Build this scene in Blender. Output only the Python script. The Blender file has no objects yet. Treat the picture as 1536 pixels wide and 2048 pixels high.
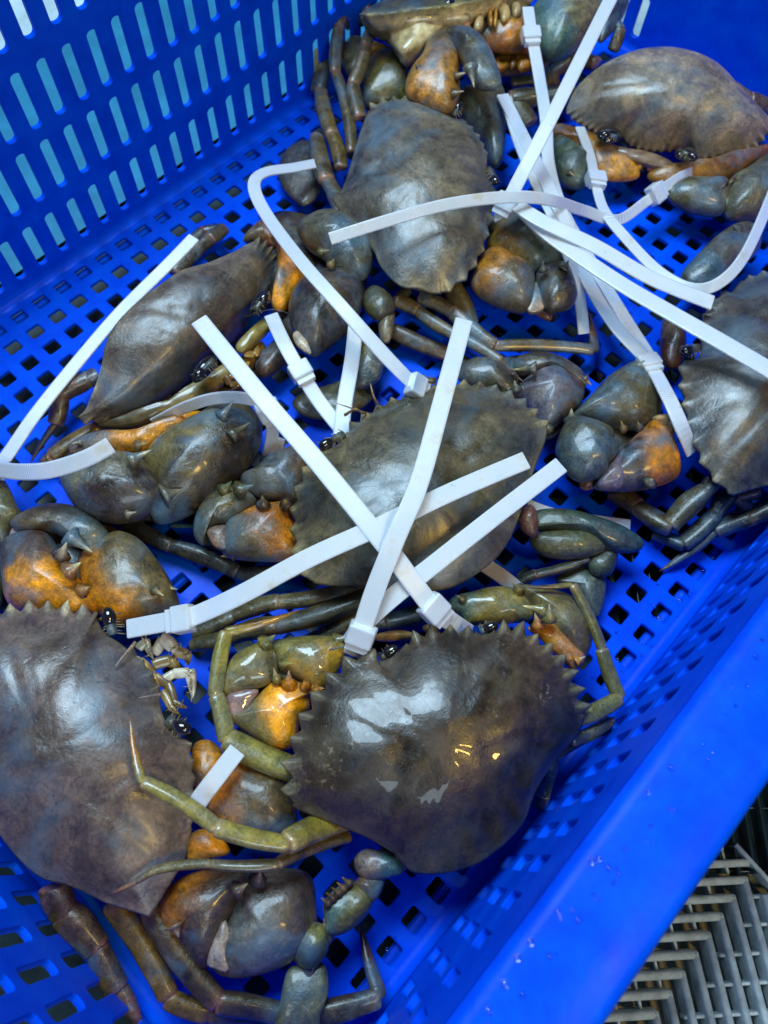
import bpy, bmesh, math, random
import numpy as np
from mathutils import Vector, Matrix, noise

random.seed(7)
scene = bpy.context.scene
col = scene.collection

# ------------------------------------------------------------------ camera
FPX = 1523.26                                   # focal length in photo pixels (photo 1536 x 2048)
CAM = Vector((-0.0736787, -0.3576697, 0.3772126))
RW = Matrix(((0.68194265, -0.73094269, 0.02601927),
             (-0.65918937, -0.62963446, -0.41113238),
             (0.31689684, 0.26321708, -0.91120424)))   # world -> camera (x right, y down, z forward)
RWT = RW.transposed()
cam_data = bpy.data.cameras.new('camera')
cam = bpy.data.objects.new('camera', cam_data)
col.objects.link(cam)
scene.camera = cam
cam_data.sensor_fit = 'VERTICAL'
cam_data.sensor_height = 36.0
cam_data.sensor_width = 27.0
cam_data.lens = FPX / 2048.0 * 36.0
cam_data.clip_start = 0.01
cam_data.clip_end = 50.0
cam_data.dof.use_dof = True
cam_data.dof.focus_distance = 0.36
cam_data.dof.aperture_fstop = 11.0
cm = RWT @ Matrix(((1, 0, 0), (0, -1, 0), (0, 0, -1)))
cam.matrix_world = Matrix.Translation(CAM) @ cm.to_4x4()

# ------------------------------------------------------------------ light
world = bpy.data.worlds.new('World')
scene.world = world
world.use_nodes = True
bg = world.node_tree.nodes['Background']
bg.inputs[0].default_value = (0.42, 0.62, 0.80, 1)
bg.inputs[1].default_value = 0.06


def area(name, loc, target, sx, sy, power, color):
    l = bpy.data.lights.new(name, 'AREA')
    l.shape = 'RECTANGLE'
    l.size = sx
    l.size_y = sy
    l.energy = power
    l.color = color
    o = bpy.data.objects.new(name, l)
    col.objects.link(o)
    o.location = loc
    d = Vector(target) - Vector(loc)
    o.rotation_euler = d.to_track_quat('-Z', 'Y').to_euler()
    return o


area('skylight_lamp', (0.26, 0.22, 1.20), (0.05, -0.2, 0.0), 0.74, 0.48, 26.0, (0.56, 0.80, 1.0))
area('market_lamp', (0.10, -1.00, 1.3), (0.02, -0.35, 0.0), 0.06, 0.26, 6.0, (1.0, 0.66, 0.18))
area('side_fill', (-0.45, -1.15, 1.0), (0.0, -0.40, 0.1), 0.6, 0.4, 7.0, (0.68, 0.87, 1.0))  # added fill for the near rim and ledge, no source seen there

vs = scene.view_settings
vs.view_transform = 'Standard'
vs.look = 'None'
vs.exposure = 0.0
vs.gamma = 1.0
vs.use_curve_mapping = False


# ------------------------------------------------------------------ helpers
def lin(h):
    out = []
    for i in (0, 2, 4):
        c = int(h[i:i + 2], 16) / 255.0
        out.append(c / 12.92 if c <= 0.04045 else ((c + 0.055) / 1.055) ** 2.4)
    return Vector(out)


def ray(u, v):
    return RWT @ Vector(((u - 768) / FPX, (v - 1024) / FPX, 1.0))


def P(u, v, z=0.0):
    """photo pixel -> world point on the horizontal plane z (millimetres above the crate floor)"""
    d = ray(u, v)
    return CAM + d * ((z * 0.001 - CAM.z) / d.z)


def depth(p):
    return (RW @ (p - CAM)).z


class Plane:
    def __init__(self, pts):
        if isinstance(pts, (int, float)):
            self.o = Vector((0, 0, pts * 0.001))
            self.n = Vector((0, 0, 1))
        else:
            a, b, c = [P(*q) for q in pts]
            self.o = a
            self.n = (b - a).cross(c - a).normalized()
            if self.n.z < 0:
                self.n = -self.n
        self.x = self.n.orthogonal().normalized()
        self.y = self.n.cross(self.x)

    def hit(self, u, v):
        d = ray(u, v)
        return CAM + d * ((self.o - CAM).dot(self.n) / d.dot(self.n))


def Zm(ox, oy, s):
    return lambda *pts: [(ox + x / s, oy + y / s) for x, y in pts]


def crom(p0, p1, p2, p3, t):
    return 0.5 * ((2 * p1) + (p2 - p0) * t + (2 * p0 - 5 * p1 + 4 * p2 - p3) * t * t
                  + (3 * p1 - p0 - 3 * p2 + p3) * t * t * t)


def curve(pts, n, closed=False):
    """Catmull-Rom, n samples evenly spread by length"""
    pts = [Vector(p) for p in pts]
    m = len(pts)
    dense = []
    segs = m if closed else m - 1
    for i in range(segs):
        if closed:
            a, b, c, d = pts[(i - 1) % m], pts[i], pts[(i + 1) % m], pts[(i + 2) % m]
        else:
            a, b, c, d = pts[max(i - 1, 0)], pts[i], pts[i + 1], pts[min(i + 2, m - 1)]
        for k in range(12):
            dense.append(crom(a, b, c, d, k / 12))
    dense.append(pts[0].copy() if closed else pts[-1].copy())
    L = [0.0]
    for i in range(1, len(dense)):
        L.append(L[-1] + (dense[i] - dense[i - 1]).length)
    out = []
    j = 0
    tot = L[-1]
    cnt = n if closed else n - 1
    for k in range(n):
        s = tot * k / cnt
        while j < len(L) - 2 and L[j + 1] < s:
            j += 1
        f = (s - L[j]) / max(L[j + 1] - L[j], 1e-12)
        out.append(dense[j].lerp(dense[j + 1], min(max(f, 0), 1)))
    return out


def sstep(a, b, x):
    t = min(max((x - a) / (b - a), 0.0), 1.0)
    return t * t * (3 - 2 * t)


class MB:
    def __init__(self):
        self.v, self.f, self.c, self.uv = [], [], [], None

    def add(self, verts, faces, cols):
        o = len(self.v)
        self.v += verts
        self.f += [tuple(i + o for i in q) for q in faces]
        self.c += cols if isinstance(cols, list) else [cols] * len(verts)

    def build(self, name, mat, parent=None, smooth=True):
        cen = Vector((0, 0, 0))
        for p in self.v:
            cen += p
        cen /= max(len(self.v), 1)
        me = bpy.data.meshes.new(name)
        me.from_pydata([p - cen for p in self.v], [], self.f)
        me.update()
        ca = me.color_attributes.new('Col', 'FLOAT_COLOR', 'POINT')
        for i, c in enumerate(self.c):
            ca.data[i].color = (c[0], c[1], c[2], 1)
        if smooth:
            me.polygons.foreach_set('use_smooth', [True] * len(me.polygons))
        if self.uv:
            ul = me.uv_layers.new(name='UVMap')
            for lp in me.loops:
                ul.data[lp.index].uv = self.uv[lp.vertex_index]
        me.materials.append(mat)
        o = bpy.data.objects.new(name, me)
        col.objects.link(o)
        o['wc'] = list(cen)
        if parent is not None:
            o.parent = parent
            o.location = cen - Vector(parent['wc'])
        else:
            o.location = cen
        return o


def empty(name, loc, label=None, cat=None, group=None):
    e = bpy.data.objects.new(name, None)
    e.empty_display_size = 0.02
    col.objects.link(e)
    e.location = loc
    e['wc'] = list(loc)
    tag(e, label, cat, group)
    return e


def tag(o, label=None, cat=None, group=None, kind=None):
    for k, v in (('label', label), ('category', cat), ('group', group), ('kind', kind)):
        if v:
            o[k] = v


# ------------------------------------------------------------------ materials
def new_mat(name):
    m = bpy.data.materials.new(name)
    m.use_nodes = True
    nt = m.node_tree
    b = nt.nodes['Principled BSDF']
    return m, nt, b


def nd(nt, typ, **kw):
    n = nt.nodes.new(typ)
    for k, v in kw.items():
        if k.startswith('i_'):
            n.inputs[k[2:].replace('_', ' ')].default_value = v
        else:
            setattr(n, k, v)
    return n


def ramp(nt, src, stops):
    r = nt.nodes.new('ShaderNodeValToRGB')
    el = r.color_ramp.elements
    while len(el) > 1:
        el.remove(el[-1])
    el[0].position, el[0].color = stops[0][0], (*stops[0][1], 1)
    for p, c in stops[1:]:
        e = el.new(p)
        e.color = (*c, 1)
    nt.links.new(src, r.inputs[0])
    return r


def mixc(nt, typ, fac, a, b):
    n = nt.nodes.new('ShaderNodeMix')
    n.data_type = 'RGBA'
    n.blend_type = typ
    for sock, val in ((n.inputs[0], fac), (n.inputs[6], a), (n.inputs[7], b)):
        if hasattr(val, 'is_linked'):
            nt.links.new(val, sock)
        elif isinstance(val, (int, float)):
            sock.default_value = val
        else:
            sock.default_value = (*val, 1)
    return n.outputs[2]


def shell_mat(name, rough, coat, coat_rough, mott=1.0, bump=0.35, wet=False, scale=1.0, sheen=0.5, ret=0.0, tan=0.35, tancol=(0.105, 0.080, 0.040)):
    m, nt, b = new_mat(name)
    at = nd(nt, 'ShaderNodeVertexColor', layer_name='Col')
    geo = nd(nt, 'ShaderNodeNewGeometry')
    pos = geo.outputs['Position']

    def ns(scale_, detail=4, rgh=0.6, dist=0.0):
        n = nd(nt, 'ShaderNodeTexNoise', i_Scale=scale_, i_Detail=detail, i_Roughness=rgh, i_Distortion=dist)
        nt.links.new(pos, n.inputs['Vector'])
        return n.outputs['Fac']
    big = ns(38 * scale, 6, 0.66, 0.8)
    mid = ns(120 * scale, 6, 0.68, 0.5)
    fine = ns(700, 3, 0.6)
    r1 = ramp(nt, big, [(0.28, (0.25, 0.23, 0.22)), (0.43, (0.70,) * 3), (0.57, (1.15,) * 3), (0.74, (2.2, 2.1, 1.9))])
    c1 = mixc(nt, 'MULTIPLY', mott, at.outputs['Color'], r1.outputs[0])
    r2 = ramp(nt, mid, [(0.32, (0.42, 0.42, 0.46)), (0.5, (1.0,) * 3), (0.68, (1.5, 1.4, 1.2))])
    c2 = mixc(nt, 'MULTIPLY', mott, c1, r2.outputs[0])
    rf = ramp(nt, fine, [(0.35, (0.72,) * 3), (0.65, (1.25,) * 3)])
    c2 = mixc(nt, 'MULTIPLY', 0.8, c2, rf.outputs[0])
    c2 = mixc(nt, 'MULTIPLY', 1.0, c2, (1.16, 1.03, 0.84))
    # large soft bluish patches: cuticle pigment plus sky reflections painted into the colour
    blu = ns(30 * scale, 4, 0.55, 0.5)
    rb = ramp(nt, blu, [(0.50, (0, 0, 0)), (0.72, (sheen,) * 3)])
    oli = ramp(nt, ns(46 * scale, 5, 0.6, 0.6), [(0.50, (0, 0, 0)), (0.66, (tan,) * 3)])
    c2 = mixc(nt, 'MIX', oli.outputs[0], c2, tancol)
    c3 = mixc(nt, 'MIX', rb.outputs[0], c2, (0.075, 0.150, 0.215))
    # fine pale golden speckle in patches
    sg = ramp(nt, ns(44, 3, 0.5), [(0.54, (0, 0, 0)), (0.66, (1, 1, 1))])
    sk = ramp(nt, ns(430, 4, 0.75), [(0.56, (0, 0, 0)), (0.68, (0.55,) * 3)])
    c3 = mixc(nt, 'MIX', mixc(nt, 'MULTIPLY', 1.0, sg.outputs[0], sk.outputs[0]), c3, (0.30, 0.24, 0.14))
    # net-like pattern of the swimming legs and claws
    v2 = nd(nt, 'ShaderNodeTexVoronoi', i_Scale=230.0, feature='DISTANCE_TO_EDGE')
    nt.links.new(pos, v2.inputs['Vector'])
    re_ = ramp(nt, v2.outputs['Distance'], [(0.02, (ret,) * 3), (0.12, (0, 0, 0))])
    c3 = mixc(nt, 'MIX', re_.outputs[0], c3, (0.02, 0.02, 0.015))
    # dark pits
    vor = nd(nt, 'ShaderNodeTexVoronoi', i_Scale=300.0)
    nt.links.new(pos, vor.inputs['Vector'])
    sp = ramp(nt, vor.outputs['Distance'], [(0.0, (0.55,) * 3), (0.12, (0.5,) * 3), (0.2, (0.0,) * 3)])
    gate = ramp(nt, ns(52, 3), [(0.50, (0, 0, 0)), (0.60, (1, 1, 1))])
    spf = mixc(nt, 'MULTIPLY', 1.0, sp.outputs[0], gate.outputs[0])
    c4 = mixc(nt, 'MIX', spf, c3, (0.012, 0.011, 0.010))
    nt.links.new(c4, b.inputs['Base Color'])
    rr = ramp(nt, ns(60, 5, 0.7), [(0.32, (rough - 0.13,) * 3), (0.70, (rough + 0.20,) * 3)])
    nt.links.new(rr.outputs[0], b.inputs['Roughness'])
    if wet:                                     # broken water film
        wm = ramp(nt, ns(26, 4, 0.55, 0.4), [(0.40, (0.0,) * 3), (0.43, (coat,) * 3)])
        nt.links.new(wm.outputs[0], b.inputs['Coat Weight'])
    else:
        b.inputs['Coat Weight'].default_value = coat
    b.inputs['Coat Roughness'].default_value = coat_rough
    b.inputs['Specular IOR Level'].default_value = 0.55
    bp = nd(nt, 'ShaderNodeBump', i_Strength=bump * 1.15, i_Distance=0.0012)
    hm = nd(nt, 'ShaderNodeMath', operation='MULTIPLY_ADD')
    nt.links.new(fine, hm.inputs[0])
    hm.inputs[1].default_value = 0.22
    nt.links.new(mid, hm.inputs[2])
    hm2 = nd(nt, 'ShaderNodeMath', operation='MULTIPLY_ADD')
    nt.links.new(spf, hm2.inputs[0])
    hm2.inputs[1].default_value = -0.35
    nt.links.new(hm.outputs[0], hm2.inputs[2])
    nt.links.new(hm2.outputs[0], bp.inputs['Height'])
    nt.links.new(bp.outputs[0], b.inputs['Normal'])
    return m


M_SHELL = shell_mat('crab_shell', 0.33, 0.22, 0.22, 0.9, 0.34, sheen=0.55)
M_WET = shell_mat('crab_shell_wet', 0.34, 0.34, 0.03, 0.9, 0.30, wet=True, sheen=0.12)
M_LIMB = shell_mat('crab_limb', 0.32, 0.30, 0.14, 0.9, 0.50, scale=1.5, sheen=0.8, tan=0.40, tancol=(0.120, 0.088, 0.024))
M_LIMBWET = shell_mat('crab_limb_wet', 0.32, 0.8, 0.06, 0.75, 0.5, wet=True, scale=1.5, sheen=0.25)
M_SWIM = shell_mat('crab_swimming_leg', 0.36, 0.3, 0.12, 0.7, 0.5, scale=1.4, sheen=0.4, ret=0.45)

M_PALE, nt, b = new_mat('crab_pale_shell')
at = nd(nt, 'ShaderNodeVertexColor', layer_name='Col')
nz = nd(nt, 'ShaderNodeTexNoise', i_Scale=180.0, i_Detail=4.0)
nt.links.new(nd(nt, 'ShaderNodeNewGeometry').outputs['Position'], nz.inputs['Vector'])
rp = ramp(nt, nz.outputs['Fac'], [(0.35, (0.55, 0.48, 0.4)), (0.6, (1.1, 1.05, 1.0))])
nt.links.new(mixc(nt, 'MULTIPLY', 1.0, at.outputs['Color'], rp.outputs[0]), b.inputs['Base Color'])
b.inputs['Roughness'].default_value = 0.35
b.inputs['Coat Weight'].default_value = 0.4

M_EYE, nt, b = new_mat('crab_eye')
b.inputs['Base Color'].default_value = (0.010, 0.008, 0.009, 1)
b.inputs['Roughness'].default_value = 0.12
b.inputs['Coat Weight'].default_value = 1.0
b.inputs['Coat Roughness'].default_value = 0.03


def plastic(name, base, rough):
    m, nt, b = new_mat(name)
    geo = nd(nt, 'ShaderNodeNewGeometry')
    n1 = nd(nt, 'ShaderNodeTexNoise', i_Scale=55.0, i_Detail=6.0, i_Roughness=0.65)
    n2 = nd(nt, 'ShaderNodeTexNoise', i_Scale=340.0, i_Detail=3.0)
    n3 = nd(nt, 'ShaderNodeTexNoise', i_Scale=14.0, i_Detail=4.0)
    for n in (n1, n2, n3):
        nt.links.new(geo.outputs['Position'], n.inputs['Vector'])
    r = ramp(nt, n1.outputs['Fac'], [(0.32, (0.78, 0.74, 0.86)), (0.5, (1, 1, 1)), (0.70, (1.15, 1.35, 1.05))])
    c = mixc(nt, 'MULTIPLY', 1.0, base, r.outputs[0])
    nt.links.new(c, b.inputs['Base Color'])
    rr = ramp(nt, n3.outputs['Fac'], [(0.35, (rough - 0.10,) * 3), (0.65, (rough + 0.14,) * 3)])
    nt.links.new(rr.outputs[0], b.inputs['Roughness'])
    bp = nd(nt, 'ShaderNodeBump', i_Strength=0.25, i_Distance=0.0004)
    nt.links.new(n2.outputs['Fac'], bp.inputs['Height'])
    nt.links.new(bp.outputs[0], b.inputs['Normal'])
    b.inputs['Specular IOR Level'].default_value = 0.06
    return m


M_BLUE = plastic('blue_plastic', (0.0, 0.068, 0.74), 0.34)

M_TIE, nt, b = new_mat('white_nylon')
uvn = nd(nt, 'ShaderNodeUVMap', uv_map='UVMap')
sep = nd(nt, 'ShaderNodeSeparateXYZ')
nt.links.new(uvn.outputs[0], sep.inputs[0])
w1 = nd(nt, 'ShaderNodeMath', operation='MULTIPLY')
nt.links.new(sep.outputs[0], w1.inputs[0])
w1.inputs[1].default_value = 2 * math.pi / 0.0012
w2 = nd(nt, 'ShaderNodeMath', operation='SINE')
nt.links.new(w1.outputs[0], w2.inputs[0])
nz = nd(nt, 'ShaderNodeTexNoise', i_Scale=70.0, i_Detail=6.0, i_Roughness=0.7)
gp = nd(nt, 'ShaderNodeNewGeometry')
nt.links.new(gp.outputs['Position'], nz.inputs['Vector'])
rp = ramp(nt, nz.outputs['Fac'], [(0.30, (0.66, 0.63, 0.54)), (0.42, (0.74, 0.77, 0.80)), (0.7, (0.66, 0.74, 0.80))])
dirt = nd(nt, 'ShaderNodeTexNoise', i_Scale=210.0, i_Detail=5.0, i_Roughness=0.75)
nt.links.new(gp.outputs['Position'], dirt.inputs['Vector'])
dr = ramp(nt, dirt.outputs['Fac'], [(0.66, (0, 0, 0)), (0.74, (0.7, 0.7, 0.7))])
nt.links.new(mixc(nt, 'MIX', dr.outputs[0], rp.outputs[0], (0.30, 0.24, 0.16)), b.inputs['Base Color'])
b.inputs['Roughness'].default_value = 0.30
b.inputs['Transmission Weight'].default_value = 0.38
b.inputs['IOR'].default_value = 1.35
bp = nd(nt, 'ShaderNodeBump', i_Strength=0.05, i_Distance=0.0002)
nt.links.new(w2.outputs[0], bp.inputs['Height'])
nt.links.new(bp.outputs[0], b.inputs['Normal'])


def simple(name, c, rough, noise_scale=60.0, var=0.35):
    m, nt, b = new_mat(name)
    n = nd(nt, 'ShaderNodeTexNoise', i_Scale=noise_scale, i_Detail=6.0, i_Roughness=0.65)
    nt.links.new(nd(nt, 'ShaderNodeNewGeometry').outputs['Position'], n.inputs['Vector'])
    r = ramp(nt, n.outputs['Fac'], [(0.3, tuple(x * (1 - var) for x in c)), (0.7, tuple(x * (1 + var) for x in c))])
    nt.links.new(r.outputs[0], b.inputs['Base Color'])
    b.inputs['Roughness'].default_value = rough
    bp = nd(nt, 'ShaderNodeBump', i_Strength=0.3, i_Distance=0.0006)
    nt.links.new(n.outputs['Fac'], bp.inputs['Height'])
    nt.links.new(bp.outputs[0], b.inputs['Normal'])
    return m


M_MATGREY = simple('grey_mat_plastic', (0.33, 0.39, 0.42), 0.5, 150)
M_MATDARK = simple('dark_mat_plastic', (0.010, 0.022, 0.028), 0.3, 120)
M_GROUND = simple('wet_ground', (0.012, 0.030, 0.038), 0.40, 90, 0.7)
M_TILE = simple('teal_wet_floor', (0.02, 0.18, 0.32), 0.4, 25, 0.25)
M_LITFLOOR = simple('painted_lit_floor', (0.45, 0.60, 0.66), 0.4, 25, 0.25)  # outside floor, stronger light painted in as a paler colour

# ------------------------------------------------------------------ setting: ground and mats
ZG = -0.030


def sheet(name, x0, x1, y0, y1, z, mat):
    mb = MB()
    mb.add([Vector((x0, y0, z)), Vector((x1, y0, z)), Vector((x1, y1, z)), Vector((x0, y1, z))], [(0, 1, 2, 3)],
           Vector((1, 1, 1)))
    o = mb.build(name, mat, smooth=False)
    tag(o, kind='structure')
    return o


sheet('ground', -6, 6, -6, 6, ZG, M_GROUND)
sheet('wet_floor', -1.2, 0.495, 0.055, 0.24, ZG + 0.004, M_TILE)
sheet('lit_floor', -1.2, 0.80, 0.244, 2.4, ZG + 0.004, M_LITFLOOR)
sheet('lit_floor', 0.50, 2.4, -1.0, 0.05, ZG + 0.008, M_LITFLOOR)


def rib_box(mb, a, b, w, h, top):
    """rounded bar from a to b (xy), width w, height h, top at z"""
    d = (b - a)
    d.z = 0
    L = d.length
    d.normalize()
    s = Vector((-d.y, d.x, 0))
    prof = [(-w / 2, -h), (-w / 2, -w * 0.35), (-w * 0.32, -w * 0.06), (0, 0), (w * 0.32, -w * 0.06),
            (w / 2, -w * 0.35), (w / 2, -h)]
    vs_, fs = [], []
    for e in (a, b):
        for x, z in prof:
            vs_.append(Vector((e.x, e.y, top)) + s * x + Vector((0, 0, z)))
    n = len(prof)
    for i in range(n - 1):
        fs.append((i, i + 1, n + i + 1, n + i))
    fs.append(tuple(range(n))[::-1])
    fs.append(tuple(range(n, 2 * n)))
    mb.add(vs_, fs, Vector((1, 1, 1)))


zm = Zm(1200, 1560, 4.196)
ZT = -8.0                                       # mat rib tops (mm)
cA = [P(*q, ZT) for q in zm((1225, 840), (1125, 985), (1020, 1145), (920, 1300), (815, 1465), (705, 1630), (590, 1800), (475, 1975))]
dH = (P(*zm((650, 1010))[0], ZT) - P(*zm((1125, 985))[0], ZT)).normalized()
dV = (P(*zm((1230, 1900))[0], ZT) - P(*zm((1030, 1145))[0], ZT)).normalized()
step = (cA[7] - cA[0]) / 7
pitch = step.length / math.sqrt(2)
mat_g = empty('floor_mat', Vector((cA[3].x, cA[3].y, ZG)), 'grey plastic drainage mat with right-angled ribs beside the blue crate', 'floor mat')
W = pitch * 0.46
for k in range(-2, 16):
    c = cA[0] + step * k
    mb = MB()
    if k >= 0:
        rib_box(mb, c + dH * 0.055, c - dH * W * 0.3, W, 0.010, ZT * 0.001)
        rib_box(mb, c - dV * W * 0.3, c + dV * 0.30, W, 0.010, ZT * 0.001)
    elif k == -1:
        rib_box(mb, c + dH * 0.055, c + dH * 0.004, W, 0.010, ZT * 0.001)
    else:
        rib_box(mb, c + dH * 0.055, c + dH * 0.022, W, 0.010, ZT * 0.001)
    mb.build('rib', M_MATGREY, mat_g)
for k in range(1, 4):                           # outer straight ribs on the right of the first corner
    c = cA[0] - step * 0 - dH * pitch * k + dV * (pitch * (0.9 * k))
    mb = MB()
    rib_box(mb, c, c + dV * 0.28, W, 0.010, ZT * 0.001)
    mb.build('rib', M_MATGREY, mat_g)
for k in range(14):                             # thin cross bars under the ribs
    mb = MB()
    a = cA[0] + dV * (pitch * (1.0 + 1.55 * k)) - dH * pitch * 3.6
    rib_box(mb, a, a + dH * pitch * (3.2 + 1.55 * k), W * 0.45, 0.006, ZT * 0.001 - 0.003)
    mb.build('cross_bar', M_MATGREY, mat_g)
    mb = MB()
    a = cA[0] + dH * (pitch * (0.8 + 1.5 * k)) - dV * pitch * 2.4
    rib_box(mb, a, a + dV * pitch * (2.0 + 1.5 * k), W * 0.40, 0.006, ZT * 0.001 - 0.003)
    mb.build('cross_bar', M_MATGREY, mat_g)
mb = MB()
rib_box(mb, cA[0] - step * 2.1 + dH * 0.016, cA[0] - dH * pitch * 3.2 + dV * pitch * 2.6, W * 0.7, 0.010, ZT * 0.001 - 0.0005)
mb.build('edge_bar', M_MATGREY, mat_g)

mat_d = empty('floor_mat', Vector((0.12, -0.56, ZG)), 'black wet plastic mat beyond the grey mat outside the crate', 'floor mat')
o0 = P(1500, 1650, ZT)
dD = (P(1490, 1720, ZT) - P(1470, 1600, ZT)).normalized()
dE = Vector((-dD.y, dD.x, 0))
for k in range(-8, 12):
    mb = MB()
    c = o0 + dE * (pitch * 1.05 * k)
    e = 0.021 + 0.004 * (k % 2)
    rib_box(mb, c - dD * 0.26, c + dD * e, W * 0.5, 0.010, ZT * 0.001 - 0.002)
    mb.build('rib', M_MATDARK, mat_d)
for k in range(10):
    mb = MB()
    c = o0 - dD * (0.028 * k - 0.02)
    rib_box(mb, c - dE * 0.10, c + dE * 0.13, W * 0.3, 0.006, ZT * 0.001 - 0.006)
    mb.build('cross_bar', M_MATDARK, mat_d)

# ------------------------------------------------------------------ the crate
X0, X1, Y0, Y1 = -0.178, 0.467, -0.4045, 0.0123
crate = empty('crate', Vector((0.14, -0.2, -0.008)), 'bright blue perforated plastic crate holding tied mud crabs', 'crate')


def panel(origin, ux, uy, cells, t, fillers, name):
    """perforated sheet. cells: (x0,x1,y0,y1,hole) hole=(hx0,hx1,hy0,hy1,r) ; fillers: plain rectangles"""
    nrm = ux.cross(uy)
    mb = MB()
    W1 = Vector((1, 1, 1))

    def pt(x, y, z):
        return origin + ux * x + uy * y + nrm * z
    for (x0, x1, y0, y1) in fillers:
        q = [(x0, y0), (x1, y0), (x1, y1), (x0, y1)]
        mb.add([pt(*p, 0) for p in q] + [pt(*p, -t) for p in q], [(0, 1, 2, 3), (7, 6, 5, 4)], W1)
    for (x0, x1, y0, y1, (a0, a1, b0, b1, r)) in cells:
        K = 4

        def loop(grow):
            A0, A1, B0, B1 = a0 - grow, a1 + grow, b0 - grow, b1 + grow
            R = r + grow
            out = []
            for cx, cy, st in ((A0 + R, B0 + R, 180), (A1 - R, B0 + R, 270), (A1 - R, B1 - R, 0), (A0 + R, B1 - R, 90)):
                for k in range(K):
                    an = math.radians(st + 90 * k / (K - 1))
                    out.append((cx + R * math.cos(an), cy + R * math.sin(an)))
            return out
        corners = [(x0, y0), (x1, y0), (x1, y1), (x0, y1)]
        l0, l1 = loop(0.0005), loop(0.0)
        N = 4 * K
        verts = [pt(*p, 0) for p in corners]                      # 0-3
        verts += [pt(*p, 0) for p in l0]                          # 4..
        verts += [pt(*p, -0.0006) for p in l1]
        verts += [pt(*p, -t) for p in l1]
        verts += [pt(*p, -t) for p in corners]
        A, B, Cc, Dd = 4, 4 + N, 4 + 2 * N, 4 + 3 * N
        fs = []
        for c in range(4):
            for k in range(K - 1):
                fs.append((c, A + c * K + k + 1, A + c * K + k)[::-1])
                fs.append((Dd + c, Cc + c * K + k, Cc + c * K + k + 1)[::-1])
            n = (c + 1) % 4
            fs.append((c, n, A + n * K, A + c * K + K - 1))
            fs.append((Dd + n, Dd + c, Cc + c * K + K - 1, Cc + n * K))
        for k in range(N):
            k2 = (k + 1) % N
            fs.append((A + k, A + k2, B + k2, B + k))
            fs.append((B + k, B + k2, Cc + k2, Cc + k))
        mb.add(verts, fs, W1)
    return mb.build(name, M_BLUE, crate, smooth=False)


S = 0.016
hh = 0.0043
cells, fill = [], []
rowsL = [0.0 - S * j for j in range(12)]
rowsR = [-S * (12.5 + j) for j in range(13)]
xi0, xi1 = -10, 28


def floor_rows(rows, off):
    for y in rows:
        for i in range(xi0, xi1 + 1):
            x = S * (i + off)
            cells.append((x - S / 2, x + S / 2, y - S / 2, y + S / 2, (x - hh, x + hh, y - hh, y + hh, 0.0012)))
        fill.append((X0 - 0.002, S * (xi0 + off) - S / 2, y - S / 2, y + S / 2))
        fill.append((S * (xi1 + off) + S / 2, X1 + 0.002, y - S / 2, y + S / 2))


floor_rows(rowsL, 0.0)
floor_rows(rowsR, 0.2)
fill.append((X0 - 0.002, X1 + 0.002, S / 2, Y1 + 0.002))
fill.append((X0 - 0.002, X1 + 0.002, rowsR[0] + S / 2, rowsL[-1] - S / 2))
fill.append((X0 - 0.002, X1 + 0.002, Y0 - 0.002, rowsR[-1] - S / 2))
panel(Vector((0, 0, 0)), Vector((1, 0, 0)), Vector((0, 1, 0)), cells, 0.0025, fill, 'crate_floor')

ROWS = [(0.010, 0.038), (0.0488, 0.0790), (0.0873, 0.1174), (0.1290, 0.158)]
PX = 0.01575


def slot_wall(origin, ux, length, phase, height, rows, lo, hi, name, t=0.0028):
    cells, fill = [], []
    n0 = math.ceil((lo - phase) / PX)
    n1 = math.floor((hi - phase) / PX)
    xs = [phase + PX * k for k in range(n0, n1 + 1)]
    edges = [0.0]
    for i in range(len(rows) - 1):
        edges.append((rows[i][1] + rows[i + 1][0]) / 2)
    edges.append(min(height, rows[-1][1] + 0.006))
    for i, (z0, z1) in enumerate(rows):
        for x in xs:
            cells.append((x - PX / 2, x + PX / 2, edges[i], edges[i + 1], (x - 0.0033, x + 0.0033, z0, z1, 0.0026)))
    fill.append((0, xs[0] - PX / 2, 0, edges[-1]))
    fill.append((xs[-1] + PX / 2, length, 0, edges[-1]))
    if height > edges[-1] + 1e-4:
        fill.append((0, length, edges[-1], height))
    return panel(origin, ux, Vector((0, 0, 1)), cells, t, fill, name)


# long wall on the far side (faces -y)
slot_wall(Vector((X0, Y1, 0)), Vector((1, 0, 0)), X1 - X0, 0.0169 - X0, 0.175, ROWS, 0.02, X1 - X0 - 0.02, 'side_wall')
# long wall on the near side (faces +y)
slot_wall(Vector((X1, Y0, 0)), Vector((-1, 0, 0)), X1 - X0, 0.012, 0.122, [(0.012, 0.036), (0.044, 0.068), (0.076, 0.096)], 0.02, X1 - X0 - 0.02, 'side_wall')
# end walls
slot_wall(Vector((X1, Y1, 0)), Vector((0, -1, 0)), Y1 - Y0, 0.0075, 0.175, ROWS[:1], 0.02, 0.137, 'end_wall')
slot_wall(Vector((X0, Y0, 0)), Vector((0, 1, 0)), Y1 - Y0, 0.010, 0.150, ROWS[:3], 0.03, Y1 - Y0 - 0.03, 'end_wall')

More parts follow.
